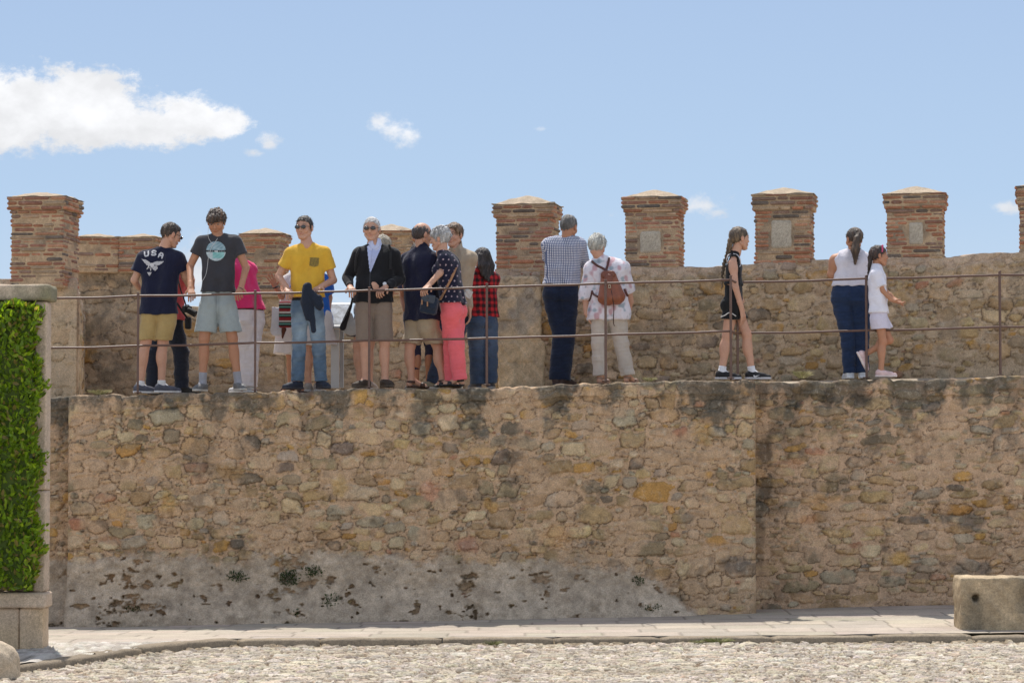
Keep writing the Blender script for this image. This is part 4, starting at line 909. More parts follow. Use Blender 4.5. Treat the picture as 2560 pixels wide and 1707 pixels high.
    if glasses:
        S = SDF(.004); gl = glasses
        for e in (-1, 1):
            S.ell(g(e * .033, .098, .010), np.array((.026, .008, .019)) * s * hs, R, .002); S.cone(g(e * .058, .090, .016), g(e * .080, .0, .016), .0032, k=.004); 
        S.cone(g(-.012, .101, .014), g(.012, .101, .014), .0035, k=.003)
        obj_from('sunglasses' if gl == 'sun' else 'glasses', S, (.02, .02, .02), M_GLASS, root)
    info = dict(root=root, sh=sh, H=H, SC=SC, N=N_, lat=lat, fwd=fwd, J=J, g=g, R=R, hc=hcen, feet=feet, arms=arms, s=s)
    return info
root_info = {}
def decal(info, name, fn, cen, halfw, halfh, cell, m, off=.003, dirv=None, parent=None, up=None, V=None, Q=None, lat=None):
    "a thin print lying on the garment: fn(u, v) in metres -> None or colour"
    root = info['root']
    if V is None: V, Q, ob = root_info[root.name]
    bvh = BVHTree.FromPolygons([tuple(p) for p in V], [tuple(int(i) for i in q) for q in Q])
    dv = info['fwd'] if dirv is None else nrm(dirv); u_ = nrm(np.cross(UP, -dv)) if lat is None else lat; u_ = u_; v_ = UP - dv * (UP @ dv); v_ = nrm(v_)
    if np.cross(u_, v_) @ dv < 0: u_ = -u_
    nu, nv = int(2 * halfw / cell), int(2 * halfh / cell); Vs = []; F_ = []; Cs = []; ids = {}
    def vert(i, j):
        if (i, j) not in ids:
            p = cen + u_ * (-halfw + i * cell) + v_ * (-halfh + j * cell); h = bvh.ray_cast(Vector(tuple(p + dv * .4)), Vector(tuple(-dv)), .8)
            if h[0] is None: ids[(i, j)] = -1
            else: ids[(i, j)] = len(Vs); Vs.append(np.array(h[0]) + dv * off)
        return ids[(i, j)]
    for j in range(nv):
        for i in range(nu):
            c = fn(-halfw + (i + .5) * cell, -halfh + (j + .5) * cell)
            if c is None: continue
            q = [vert(i, j), vert(i + 1, j), vert(i + 1, j + 1), vert(i, j + 1)]
            if min(q) >= 0: F_.append(q); Cs.append(c)
    if not F_: return
    VV = []; FF = []; CC = []          # one colour per cell
    for q, c in zip(F_, Cs):
        b = len(VV); VV += [Vs[k] for k in q]; FF.append([b, b + 1, b + 2, b + 3]); CC += [c] * 4
    loc = np.array((parent or root).matrix_basis.translation) if parent is None else np.array(root.location)
    return link(name, mesh_np(name, np.array(VV) - loc, np.array(FF), False, np.array(CC, float)), m, parent or root)
# ---- cloth patterns (colours that belong to the cloth)
def plaid(V, d):
    x = (V - d['SC']) @ d['lat']; z = V[:, 2]; fd = (V - d['SC']) @ d['fwd']; x = x + fd * .4
    a = ((x / .066) % 1 < .5); b = ((z / .07) % 1 < .5); red = np.array((.44, .022, .026)); blk = np.array((.02, .012, .014)); mid = np.array((.17, .012, .016))
    c = np.where((a & b)[:, None], blk, np.where((a | b)[:, None], mid, red)); return c
def dots(V, d):
    base = np.tile(np.array((.014, .014, .032)), (len(V), 1)); x = V[:, 0]; z = V[:, 2]
    r = np.floor(z / .055); xx = (x / .06 + .5 * (r % 2)) % 1 - .5; zz = (z / .055) % 1 - .5; m = (xx * .06) ** 2 + (zz * .055) ** 2 < .008 ** 2
    return np.where(m[:, None], np.array((.42, .32, .36)), base)
def floral(V, d):
    n1 = snoise(V, 20, 2); n2 = snoise(V, 31, 6); n3 = snoise(V, 55, 9); c = np.tile(np.array((.70, .66, .70)), (len(V), 1))
    for n, t , k in ((n1, .22, (.50, .27, .30)), (n2, .30, (.26, .34, .38)), (-n1, .55, (.60, .42, .42)), (n1 * n2 * 2.2, .45, (.24, .27, .32))):
        m = np.clip((n - t) * 3.2, 0, .8)[:, None]; c = c * (1 - m) + np.array(k) * m
    m = np.clip((n3 - .75) * 6, 0, .6)[:, None]; return c * (1 - m) + np.array((.3, .3, .34)) * m
def check(nt, vec, cur):
    N = nt.nodes; L = nt.links; sep = N.new('ShaderNodeSeparateXYZ'); L.new(vec, sep.inputs[0])
    def M(op, a, b=None):
        n = N.new('ShaderNodeMath'); n.operation = op
        for i, x in enumerate((a, b)):
            if x is None: continue
            if isinstance(x, (int, float)): n.inputs[i].default_value = x
            else: L.new(x, n.inputs[i])
        return n.outputs[0]
    sx = M('SINE', M('MULTIPLY', M('ADD', sep.outputs[0], M('MULTIPLY', sep.outputs[1], .45)), 6.283 / .0175)); sz = M('SINE', M('MULTIPLY', sep.outputs[2], 6.283 / .0185))
    w1 = M('GREATER_THAN', sx, -.25); w2 = M('GREATER_THAN', sz, -.25); f = M('MULTIPLY', w1, w2)
    m = N.new('ShaderNodeMix'); m.data_type = 'RGBA'; L.new(f, m.inputs[0]); m.inputs[6].default_value = (.10, .13, .23, 1); m.inputs[7].default_value = (.78, .76, .78, 1); return m.outputs[2]
M_CHECK = weave_bump('checked_cotton', extra=check, fold=(5, .7, .085, (1, 1, .6)))
def denim(a, b): 
    def f(V, d):
        n = np.zeros(len(V))
        for k in d['kn']: n = np.maximum(n, np.exp(-((V - (k * .6 + d['H'] * .4)) ** 2).sum(1) / .16 ** 2) + .5 * np.exp(-((V - k) ** 2).sum(1) / .1 ** 2))
        n = np.clip(n * .9 + .25 * snoise(V, 22, 3), 0, 1)[:, None]; return np.array(a) * (1 - n) + np.array(b) * n
    return f
K = {}
GR = dict(n=(0, .25, -1), curl=1.0)
K['navy'] = person('person seen from behind in a navy t-shirt printed with a white winged emblem', R1, 28.6, 1.0, 172,
    (337, 280), 118, 18, (278, 385), (258, 432), .185, (238, 915), .085,
    armL=[(50, 630, .02), (85, 690, .25)], armR=[(445, 600, .05), (490, 700, .28)],
    legL=((138, 1120), (95, 1420), 120), legR=((272, 1120), (262, 1420), 110),
    top=dict(hem=886, col=(.011, .013, .034), sleeve=.62, inf=.026, sr=.078, flare=.006), bot=dict(kind='shorts', t=.85, col=(.40, .285, .12), r=(.104, .094, .1)),
    shoe=('low', (.08, .085, .11), (.70, .70, .70)), sock=((.7, .7, .7), .06), hair=dict(kind='short', col=(.035, .022, .015), hi=(.05, .03, .02)), skin=SKIN1, glasses='clear', girth=1.02)
K['teen'] = person('teenager in dark grey t-shirt with round print, looking down with both hands on the railing', R1, 28.5, 1.0, 2,
    (692, 180), -4, 24, (705, 285), (710, 300), .175, (705, 780), .088,
    armL=[(487, 520, .02), (489, 690, -.22), (505, 760, -.33), dict(n=(0, .3, -1), curl=1.2)], armR=[(925, 530, .0), (888, 680, -.22), (858, 755, -.33), dict(n=(0, .3, -1), curl=1.2)],
    legL=((598, 1085), (585, 1400), -18), legR=((818, 1085), (864, 1400), 25),
    top=dict(hem=716, col=(.046, .045, .052), sleeve=.52, inf=.014, sr=.068), bot=dict(kind='shorts', t=.80, col=(.31, .35, .35), r=(.108, .112, .1), rise=.14),
    shoe=('low', (.16, .16, .16), (.60, .57, .52)), sock=((.32, .32, .35), .13), hair=dict(kind='curly', col=(.05, .03, .02), hi=(.16, .09, .05), fringe=1, amp=.010, vol=.010), skin=SKIN2, girth=.92)
K['camera'] = person('person in coral red shirt carrying a camera, mostly hidden behind the navy printed t-shirt', R1, 29.3, .98, 130,
    (330, 490), 120, 15, (345, 580), (345, 600), .17, (320, 930), .088,
    armL=[(230, 740, .1), (250, 800, .3)], armR=[(452, 700, .08), (505, 690, .02), (515, 625, 0), dict(n=(-1, 0, 0), curl=.9)],
    legL=((205, 1200), (195, 1440), 160), legR=((418, 1200), (420, 1440), 100),
    top=dict(hem=935, col=(.50, .085, .09), sleeve=.6, inf=.02, sr=.07), bot=dict(kind='trousers', col=(.016, .02, .032), r=(.105, .085, .078)),
    shoe=('low', (.02, .02, .02), (.05, .05, .05)), hair=dict(kind='short', col=(.05, .03, .02)), skin=SKIN2)
K['magenta'] = person('stooping person in a magenta polo shirt and white trousers, seen behind the teenager', R1, 29.2, .98, -125,
    (815, 420), -80, 25, (860, 470), (880, 510), .17, (955, 900), .088,
    armL=[(770, 690, .1), (720, 780, .0)], armR=[(850, 700, -.0), (770, 760, -.1)],
    legL=((925, 1170), (915, 1440), -120), legR=((965, 1170), (955, 1440), -100),
    top=dict(hem=845, col=(.70, .04, .16), sleeve=.6, inf=.022, sr=.07, collar=1), bot=dict(kind='trousers', col=(.72, .68, .70), r=(.108, .09, .085), belt=(.03, .015, .015), rise=.085),
    shoe=('low', (.5, .5, .5), (.7, .7, .7)), hair=dict(kind='short', col=(.08, .06, .05)), skin=SKIN1)
K['yellow'] = person('person in a mustard yellow t-shirt, sunglasses and faded jeans at the railing', R2, 28.5, 1.0, -4,
    (655, 168), -18, 2, (680, 290), (682, 340), .180, (682, 800), .080,
    armL=[(447, 560, .03), (518, 660, -.16), (548, 705, -.32), dict(n=(0, .2, -1), curl=1.1)], armR=[(893, 590, .03), (795, 640, -.18), (738, 668, -.30), dict(n=(0, .2, -1), curl=1.2)],
    legL=((615, 1090), (600, 1400), -40), legR=((772, 1090), (792, 1400), 28),
    top=dict(hem=720, col=(.68, .395, .045), sleeve=.60, inf=.012, sr=.064), bot=dict(kind='trousers', col=denim((.085, .135, .20), (.28, .36, .43)), mat=M_DENIM, r=(.096, .074, .066), rise=.09, belt=(.02, .02, .022), t=1.0),
    shoe=('low', (.02, .025, .04), (.05, .05, .06)), hair=dict(kind='short', col=(.025, .017, .013), vol=-.001), skin=SKIN1, glasses='sun', girth=1.0)
K['black'] = person('grey haired person in a black jacket over a pale blue shirt, sunglasses and brown shorts', R3, 28.5, 1.0, 4,
    (357, 178), -8, 2, (383, 300), (395, 355), .178, (372, 830), .090,
    armL=[(160, 570, .04), (180, 645, -.14), (215, 690, -.32), dict(n=(0, .2, -1), curl=1.3)], armR=[(590, 585, .06), (470, 645, -.20), (402, 690, -.33), dict(n=(0, .2, -1), curl=1.3)],
    legL=((303, 1100), (305, 1400), -35), legR=((462, 1100), (466, 1395), 25),
    top=dict(name='jacket', hem=762, col=(.011, .011, .013), sleeve='long', inf=.020, sr=.068, fold=.006, carve=(((383, 262, -.03), (383, 310, -.12), .078, .055),)), bot=dict(kind='shorts', t=.92, col=(.22, .17, .135), r=(.104, .094, .1)),
    shoe=('low', (.05, .035, .025), (.10, .08, .06)), hair=dict(kind='short', col=(.45, .44, .43), hi=(.2, .2, .2), vol=-.002), brow=(.25, .22, .2), skin=SKIN1, glasses='sun', girth=1.1, belly=.01, sock=None)
K['cap'] = person('person in a beige cap almost hidden behind the black jacket, bare lower legs showing', R3, 29.2, .93, 170,
    (450, 325), 150, 20, (430, 420), (410, 480), .16, (350, 830), .085,
    armL=[(250, 660, .1), (215, 760, .1)], armR=[(520, 660, .1), (500, 780, .2)],
    legL=((243, 1130), (262, 1400), 150), legR=((335, 1130), (340, 1400), 160),
    top=dict(hem=860, col=(.30, .31, .32), sleeve=.6, inf=.01), bot=dict(kind='shorts', t=.7, col=(.05, .05, .06), r=(.1, .1, .1)),
    shoe=('low', (.3, .25, .22), (.5, .48, .45)), hair=dict(kind='short', col=(.38, .33, .25), vol=.006, line=.03), skin=SKIN1)
K['polo'] = person('balding person in a navy polo shirt, beige shorts and brown sandals with the back turned', R4, 28.7, 1.0, 140,
    (262, 165), 118, 8, (255, 275), (232, 345), .165, (262, 905), .088,
    armL=[(120, 600, .25), (200, 660, .4)], armR=[(295, 590, -.05), (360, 640, .1)],
    legL=((152, 1110), (165, 1390), 115), legR=((388, 1110), (432, 1390), 100),
    top=dict(hem=880, col=(.012, .013, .034), sleeve=.66, inf=.028, sr=.078, collar=1, flare=.004), bot=dict(kind='shorts', t=.86, col=(.37, .285, .19), r=(.115, .100, .1)),
    shoe=('sandal', (.06, .03, .02), (.1, .1, .1)), hair=dict(kind='balding', col=(.05, .035, .03)), skin=SKIN1, girth=1.12, belly=.03)
K['pink'] = person('grey curly haired person in a navy dotted top and pink trousers reaching for the railing', R4, 28.5, .95, -105,
    (407, 200), -105, 8, (425, 300), (478, 355), .14, (520, 790), .075,
    armL=[(500, 560, .25), (440, 640, .3)], armR=[(405, 490, -.18), (318, 585, -.25), (268, 635, -.33), dict(n=(0, .2, -1), curl=1.1)],
    legL=((505, 1110, .12), (510, 1400, .12), -95), legR=((548, 1110, -.06), (575, 1400, -.06), -80),
    top=dict(name='blouse', hem=735, col=dots, sleeve=.55, inf=.016, sr=.070), bot=dict(kind='trousers', col=(.80, .15, .17), r=(.112, .088, .082), seat=1.05, rise=.1),
    shoe=('sandal', (.02, .02, .02), (.1, .1, .1)), hair=dict(kind='curly', col=(.36, .35, .34), hi=(.25, .25, .25), amp=.006, vol=.006, line=-.02), brow=(.3, .27, .25), skin=SKIN1, girth=1.15, bust=1., armr=.95)
K['brown'] = person('person with brown parted hair in an open beige overshirt, standing behind the pink trousers', R4, 29.4, 1.0, -30,
    (528, 170), -28, 4, (545, 275), (560, 335), .17, (520, 820), .085,
    armL=[(420, 560, .0), (440, 690, -.15)], armR=[(640, 600, .0), (662, 790, -.1), (668, 880, -.12), dict(n=(-1, 0, 0), curl=.6)],
    legL=((430, 1120), (345, 1390), -60), legR=((545, 1120), (560, 1390), -20),
    top=dict(name='overshirt', hem=850, col=(.40, .32, .23), sleeve='long', inf=.014, sr=.060, collar=1), bot=dict(kind='trousers', col=(.03, .045, .08), mat=M_DENIM, r=(.095, .075, .068)),
    shoe=('low', (.25, .22, .15), (.5, .5, .45)), hair=dict(kind='short', col=(.13, .075, .04), hi=(.12, .07, .03), side=1, vol=.006, amp=.006), skin=SKIN1)
K['plaid'] = person('person with long dark hair in a red and black plaid shirt and jeans', R4, 29.7, .86, 200,
    (765, 365), -135, 5, (770, 455), (760, 505), .150, (770, 880), .082,
    armL=[(665, 660, .06), (680, 700, .25)], armR=[(850, 660, .08), (840, 700, .28)],
    legL=((722, 1140), (725, 1400), -150), legR=((835, 1140), (838, 1400), 170),
    top=dict(hem=850, col=plaid, sleeve='long', inf=.022, sr=.066), bot=dict(kind='trousers', col=denim((.045, .07, .12), (.085, .12, .18)), mat=M_DENIM, r=(.115, .1, .09), seat=1.05),
    shoe=('low', (.05, .05, .06), (.3, .3, .3)), hair=dict(kind='long', col=(.022, .015, .014), hi=(.04, .03, .025), amp=.005, line=-.03, vol=.004), skin=SKIN1)
K['dress'] = person('person in a dark patterned outfit and leggings, only slivers showing behind the navy polo shirt', R4, 29.5, .9, -160,
    (215, 330), -150, 5, (205, 420), (195, 470), .145, (235, 860), .08,
    armL=[(95, 700, .0), (110, 800, -.1)], armR=[(280, 700, .1), (290, 800, .2)],
    legL=((205, 1140), (207, 1380), -140), legR=((325, 1140), (312, 1380), 170),
    top=dict(name='tunic', hem=1055, col=lambda V, d: np.array((.035, .04, .085)) * (1 + 1.2 * np.clip(snoise(V, 60, 3), 0, 1))[:, None], sleeve=.6, inf=.01), bot=dict(kind='trousers', t=.6, col=(.03, .03, .06), r=(.08, .06, .05)),
    shoe=('low', (.1, .08, .07), (.2, .2, .2)), hair=dict(kind='short', col=(.05, .03, .02)), skin=SKIN2)
K['check'] = person('person in a blue and white checked shirt and dark jeans leaning on the parapet', R5, 29.75, 1.02, 172,
    (350, 170), 150, 12, (330, 262), (305, 285), .170, (280, 720), .088,
    armL=[(175, 420, .2), (270, 440, .42)], armR=[(478, 470, .14), (545, 480, .4)],
    legL=((275, 1080), (245, 1430), 170), legR=((335, 1080), (300, 1430), 140),
    top=dict(hem=645, col=(1, 1, 1), sleeve='long', inf=.022, sr=.072, collar=1, mat=M_CHECK, fold=.008), bot=dict(kind='trousers', col=(.012, .019, .042), mat=M_DENIM, r=(.105, .085, .082), seat=1.0, belt=(.10, .05, .03), rise=.12),
    shoe=('low', (.05, .03, .025), (.04, .03, .03)), hair=dict(kind='short', col=(.11, .10, .09), hi=(.12, .11, .1)), skin=SKIN2, girth=1.1)
K['floral'] = person('short grey haired person in a white floral blouse and cream trousers, seen from behind', R5, 29.3, .95, 168,
    (590, 335), 155, 15, (625, 435), (675, 485), .170, (690, 900), .098,
    armL=[(487, 735, .03), (497, 900, .0), (535, 985, .02), dict(n=(1, 0, 0), curl=.35)], armR=[(855, 680, .05), (882, 800, .1), (872, 870, .16), dict(n=(-1, 0, 0), curl=.5)],
    legL=((603, 1150), (618, 1400), 150), legR=((795, 1150), (850, 1400), 140),
    top=dict(name='blouse', hem=945, col=floral, sleeve='three', inf=.034, sr=.074, flare=.01), bot=dict(kind='trousers', t=.98, col=(.50, .44, .38), r=(.108, .085, .082)),
    shoe=('sandal', (.28, .17, .12), (.1, .1, .1)), hair=dict(kind='short', col=(.38, .37, .33), hi=(.25, .24, .2), vol=.012, amp=.009, line=-.012), skin=SKIN1, girth=1.12, armr=1.0)
K['girlblack'] = person('tall girl in black sleeveless top and shorts with a long braid, walking to the right', R6, 28.75, .97, 78,
    (318, 208), 114, 0, (280, 315), (268, 395), .115, (262, 770), .065,
    armL=[(283, 640, -.17), (335, 820, -.14), (352, 905, -.12), dict(n=(-.6, .6, 0), curl=.4, thumb=-1)], armR=[(275, 600, .1), (340, 760, .1)],
    legL=((205, 1075, -.04), (160, 1370, -.06), 85), legR=((378, 1055, .02), (425, 1345, .0), 82),
    top=dict(name='crop_top', hem=598, col=(.010, .010, .011), inf=.006, fold=.003, carve=(((262, 410, -.23), (262, 400, -.085), .052, .05),)), bot=dict(kind='shorts', t=.38, col=lambda V, d: np.tile(np.array((.010, .010, .011)), (len(V), 1)), r=(.098, .104, .1), rise=.185, seat=1.0, out=1),
    shoe=('low', (.015, .015, .017), (.55, .55, .58)), sock=((.72, .72, .75), .07), hair=dict(kind='braid', pts=[(215, 330, -.02), (180, 420, .0), (165, 520, .0), (160, 640, 0)], rs=[.026, .010], n=13, col=(.085, .055, .032), hi=(.16, .11, .06), amp=.004), skin=SKIN1, girth=.86, armr=.88, legr=.98)
K['tank'] = person('person in a white tank top and dark blue jeans with a ponytail, facing the parapet', R7, 29.15, .97, 176,
    (340, 215), 205, 8, (335, 300), (315, 360), .165, (315, 700), .100,
    armL=[(140, 520, .04), (185, 590, .25)], armR=[(480, 500, .1), (470, 590, .3)],
    legL=((288, 1080), (298, 1380), 190), legR=((408, 1080), (415, 1380), 175),
    top=dict(name='tank_top', hem=612, col=(.66, .63, .68), inf=.008, fold=.004, carve=(((165, 330, 0), (165, 470, 0), .055, .06),)), bot=dict(kind='trousers', col=(.018, .034, .08), mat=M_DENIM, r=(.120, .084, .070), seat=1.18, rise=.15, out=1),
    shoe=('low', (.6, .62, .66), (.7, .7, .7)), hair=dict(kind='pony', pts=[(358, 200, -.14), (352, 300, -.15), (350, 425, -.13)], rs=[.03, .05, .012], col=(.06, .038, .024), hi=(.1, .06, .03), amp=.005), skin=SKIN2, girth=1.16, armr=1.3)
K['girlwhite'] = person('small girl in white t-shirt, pale shorts and pink trainers with one foot raised behind her', R7, 28.75, .80, 80,
    (562, 360), 95, 0, (535, 445), (543, 500), .095, (562, 870), .06,
    armL=[(596, 668, -.13), (678, 750, -.13), (712, 765, -.12), dict(n=(0, 0, 1), curl=.5, thumb=-1)], armR=[(600, 650, .1), (690, 735, .05), (720, 748, .02), dict(n=(0, 0, -1), curl=.4)],
    legL=((596, 1120, -.03), (578, 1335, -.03), 80), legR=((652, 1105, .04), (432, 1235, .06), 88, 1.1),
    top=dict(hem=852, col=(.74, .72, .78), sleeve=.75, inf=.030, sr=.066, flare=.012, fold=.006), bot=dict(kind='shorts', t=.44, col=(.62, .58, .68), r=(.115, .120, .1), rise=.06, inf=.018),
    shoe=('low', (.66, .48, .47), (.75, .66, .64)), hair=dict(kind='braid', pts=[(480, 430, -.02), (470, 500, 0), (462, 560, 0)], rs=[.024, .011], n=8, col=(.035, .02, .015), hi=(.06, .03, .02)), skin=SKIN2, girth=.84, hs=1.06, armr=.85, legr=.92)
K['hat'] = person('person in bright blue top and pale skirt, almost hidden behind the mustard t-shirt', R2, 29.4, .95, 175,
    (780, 440), 175, 15, (745, 530), (720, 575), .16, (740, 900), .088,
    armL=[(560, 720, .1), (580, 800, .2)], armR=[(858, 735, .05), (850, 850, .0), (842, 905, .0), dict(n=(-1, 0, 0), curl=.5)],
    legL=((685, 1150), (688, 1420), 175), legR=((770, 1150), (770, 1420), 165),
    top=dict(name='blouse', hem=985, col=(.02, .13, .55), sleeve=.7, inf=.014, sr=.068), bot=dict(kind='skirt', end=1120, col=(.60, .57, .58), inf=.02),
    shoe=('low', (.3, .27, .24), (.5, .5, .5)), hair=dict(kind='short', col=(.10, .06, .04)), skin=SKIN1)
K['wave'] = person('person in a white dress raising an open hand beside the mustard t-shirt', R2, 29.6, .92, -30,
    (620, 420), -40, 5, (610, 520), (600, 570), .145, (565, 880), .085,
    armL=[(470, 720, -.05), (425, 650, -.1), (395, 585, -.12), dict(n=(.3, -1, 0), curl=.25, curls=(.2, .25, .35, .5), spread=2.2, thumb=-1)], armR=[(700, 740, .0), (680, 850, -.1)],
    legL=((545, 1190), (547, 1420), -30), legR=((620, 1190), (620, 1420), 20),
    top=dict(name='dress', hem=1190, col=(.62, .58, .56), inf=.02, flare=.05), shoe=('sandal', (.1, .06, .05), (.1, .1, .1)), hair=dict(kind='short', col=(.06, .04, .03)), skin=SKIN2)
# ================================================================== prints on the garments
M_PRINT = mat('print', attr=True, rough=.85, n1=(.08, 30), bump=(0, 1, 0))
def seg(u, v, a, b, w):
    ax, ay = a; bx, by = b; dx_, dy_ = bx - ax, by - ay; t = max(0, min(1, ((u - ax) * dx_ + (v - ay) * dy_) / (dx_ * dx_ + dy_ * dy_ + 1e-12))); return (u - ax - t * dx_) ** 2 + (v - ay - t * dy_) ** 2 < w * w
LET = {'U': [((-1, 1), (-1, -.5)), ((-1, -.5), (-.6, -1)), ((-.6, -1), (.6, -1)), ((.6, -1), (1, -.5)), ((1, -.5), (1, 1))],
       'S': [((1, .7), (.6, 1)), ((.6, 1), (-.6, 1)), ((-.6, 1), (-1, .6)), ((-1, .6), (-.7, .1)), ((-.7, .1), (.7, -.1)), ((.7, -.1), (1, -.6)), ((1, -.6), (.6, -1)), ((.6, -1), (-.6, -1)), ((-.6, -1), (-1, -.7))],
       'A': [((-1, -1), (-1, .4)), ((-1, .4), (-.5, 1)), ((-.5, 1), (.5, 1)), ((.5, 1), (1, .4)), ((1, .4), (1, -1)), ((-1, -.1), (1, -.1))]}
def letter(ch, u, v, cx, cy, hw, hh, ang, w):
    c, s_ = math.cos(ang), math.sin(ang); x = (u - cx) * c + (v - cy) * s_; y = -(u - cx) * s_ + (v - cy) * c
    return any(seg(x, y, (a[0] * hw, a[1] * hh), (b[0] * hw, b[1] * hh), w) for a, b in LET[ch])
def pip(u, v, P):
    r = False; j = len(P) - 1
    for i in range(len(P)):
        if (P[i][1] > v) != (P[j][1] > v) and u < (P[j][0] - P[i][0]) * (v - P[i][1]) / (P[j][1] - P[i][1]) + P[i][0]: r = not r
        j = i
    return r
WH = (.55, .54, .55)
def zp(i, R_, zx, zy): return at(R_[0] + zx / R_[2], R_[1] + zy / R_[2], float(i['SC'][1]))
k = K['navy']; s1 = 1 / (3.135 * 239)      # zoomed photo px -> metres
def usa(u, v):
    X = 205 + u / s1; Yp = 500 - v / s1
    for ch, cx, cy, a in (('U', 151, 425, .16), ('S', 209, 419, 0.0), ('A', 266, 438, -.30)):
        if letter(ch, X, -Yp, cx, -cy, 15, 18, a, 5.5): return WH
    wl = [(112, 466), (150, 474), (178, 492), (186, 508), (176, 520), (158, 518), (150, 508), (138, 498), (128, 484)]
    wr_ = [(296, 486), (262, 486), (222, 488), (206, 500), (214, 512), (240, 520), (262, 512), (280, 500)]
    if pip(X, Yp, wl) or pip(X, Yp, wr_): 
        return WH if (X + Yp * .6) % 9 > 1.5 else (.06, .07, .12)
    if pip(X, Yp, [(180, 500), (212, 500), (216, 520), (196, 530), (180, 520)]): return WH
    if pip(X, Yp, [(196, 524), (236, 520), (243, 542), (222, 562), (203, 548)]): return WH if (X - Yp * .3) % 10 > 2 else (.06, .07, .12)
    for a, b in (((178, 518), (158, 546)), ((192, 524), (188, 558)), ((168, 516), (176, 540))):
        if seg(X, Yp, a, b, 3.2): return WH
    if pip(X, Yp, [(160, 572), (196, 572), (188, 590), (178, 602), (168, 590)]) and (Yp % 10) > 3.5: return WH
    return None
decal(k, 'print', usa, zp(k, R1, 205, 500), .16, .16, .0035, M_PRINT, dirv=np.array((0, -1., 0)))
k = K['teen']
def moon(u, v):
    X = 697 + u / s1; Yp = 405 - v / s1; r = math.hypot(X - 697, Yp - 405)
    if 398 < Yp < 414 and 618 < X < 776:
        if abs(X - 697) < 12 and abs(Yp - 408) < 7: return (.5, .5, .5)
        return (.012, .012, .015) if not (403 < Yp < 409 and int(X / 7) % 2 and (626 < X < 768)) else (.35, .36, .37)
    if r > 77: return None
    n = math.sin(X * .11 + 2 * math.sin(Yp * .07)) * math.sin(Yp * .13 + X * .05)
    if Yp < 402: return tuple(np.array((.26, .37, .42)) + .09 * n)
    return tuple(np.array((.24, .47, .46)) + .06 * n) if (abs(X - 715) < 45 and Yp < 462) else tuple(np.array((.42, .50, .52)) + .05 * n)
decal(k, 'print', moon, zp(k, R1, 697, 405), .115, .115, .004, M_PRINT, dirv=np.array((0, -1., 0)))
s2 = 1 / (3.267 * 239); k = K['yellow']
def pocket(u, v):
    X = 743 + u / s2; Yp = 447 - v / s2
    if not pip(X, Yp, [(706, 408), (783, 412), (778, 478), (742, 488), (702, 477)]): return None
    z = (Yp / 9) % 1 + .25 * math.sin(X * .45); return (.13, .105, .04) if .2 < z < .75 else (.36, .24, .05)
decal(k, 'pocket', pocket, zp(k, R2, 743, 447), .06, .06, .004, M_PRINT, dirv=np.array((0, -1., 0)))
k = K['black']
def vneck(u, v):
    X = 380 + u / s2; Yp = 400 - v / s2
    if pip(X, Yp, [(322, 318), (345, 300), (415, 300), (438, 290), (434, 330), (352, 532), (345, 520)]):
        if abs(X - 366 + (Yp - 330) * .08) < 2: return (.30, .33, .48)
        if pip(X, Yp, [(322, 318), (338, 300), (368, 345), (345, 352)]) or pip(X, Yp, [(438, 285), (418, 300), (378, 345), (400, 350), (436, 322)]): return (.55, .58, .74)
        return (.42, .47, .68)
    if abs(X - 349) < 2.2 and 520 < Yp < 755: return (.05, .05, .055)
decal(k, 'shirt_front', vneck, zp(k, R3, 380, 520), .12, .30, .0045, M_PRINT, dirv=np.array((0, -1., 0))) if False else None
def vneck2(u, v): return vneck(u, v - 120 * s2)
decal(k, 'shirt_front', vneck2, zp(k, R3, 380, 520), .10, .32, .005, M_PRINT, dirv=np.array((0, -1., 0)))
# ================================================================== straps, wires, worn small parts
def cord(info, name, pts, rad, col, m=None, flat=None, parent=None):
    root = info['root']; P = [at(info_R[0] + p[0] / info_R[2], info_R[1] + p[1] / info_R[2], p[2]) for p in pts]
    # smooth polyline
    Q = []
    for i in range(len(P) - 1):
        p0, p1, p2, p3 = P[max(i - 1, 0)], P[i], P[i + 1], P[min(i + 2, len(P) - 1)]
        for t in np.linspace(0, 1, 6)[:-1]: Q.append(.5 * ((2 * p1) + (-p0 + p2) * t + (2 * p0 - 5 * p1 + 4 * p2 - p3) * t * t + (-p0 + 3 * p1 - 3 * p2 + p3) * t ** 3))
    Q.append(P[-1]); mb = MB(); mb.tube(Q, rad, 6, col); base = np.array((parent or root).location)
    return mb.build(name, m or M_CLOTH, parent or root, smooth=True, base=base)
def ysurf(info, zx, zy, off=.008):
    V, Q, ob = root_info[info['root'].name]
    key = info['root'].name
    if key not in _bv: _bv[key] = BVHTree.FromPolygons([tuple(p) for p in V], [tuple(int(i) for i in q) for q in Q])
    a = at(info_R[0] + zx / info_R[2], info_R[1] + zy / info_R[2], 27.); b = at(info_R[0] + zx / info_R[2], info_R[1] + zy / info_R[2], 31.); d = nrm(b - a)
    h = _bv[key].ray_cast(Vector(tuple(a)), Vector(tuple(d)), 6.); return (float(h[0][1]) - off) if h[0] is not None else float(info['SC'][1]) - .12
_bv = {}
info_R = R1; k = K['teen']
def onb(k, pts, off=.008): return [(a, b, ysurf(k, a, b, off)) for a, b in pts]
cord(k, 'earphone_wire', [(634, 200, 28.42)] + onb(k, [(627, 260), (632, 300), (650, 328), (672, 345)]) , .0022, (.6, .6, .6))
cord(k, 'earphone_wire', [(752, 205, 28.42)] + onb(k, [(728, 275), (700, 305), (676, 340), (655, 370), (632, 440), (622, 520), (608, 590), (580, 640)]), .0022, (.6, .6, .6))
cord(k, 'wrist_cord', [(868, 684, 28.22), (885, 690, 28.19), (903, 702, 28.22)], .004, (.03, .02, .02))
info_R = R3; k = K['black']
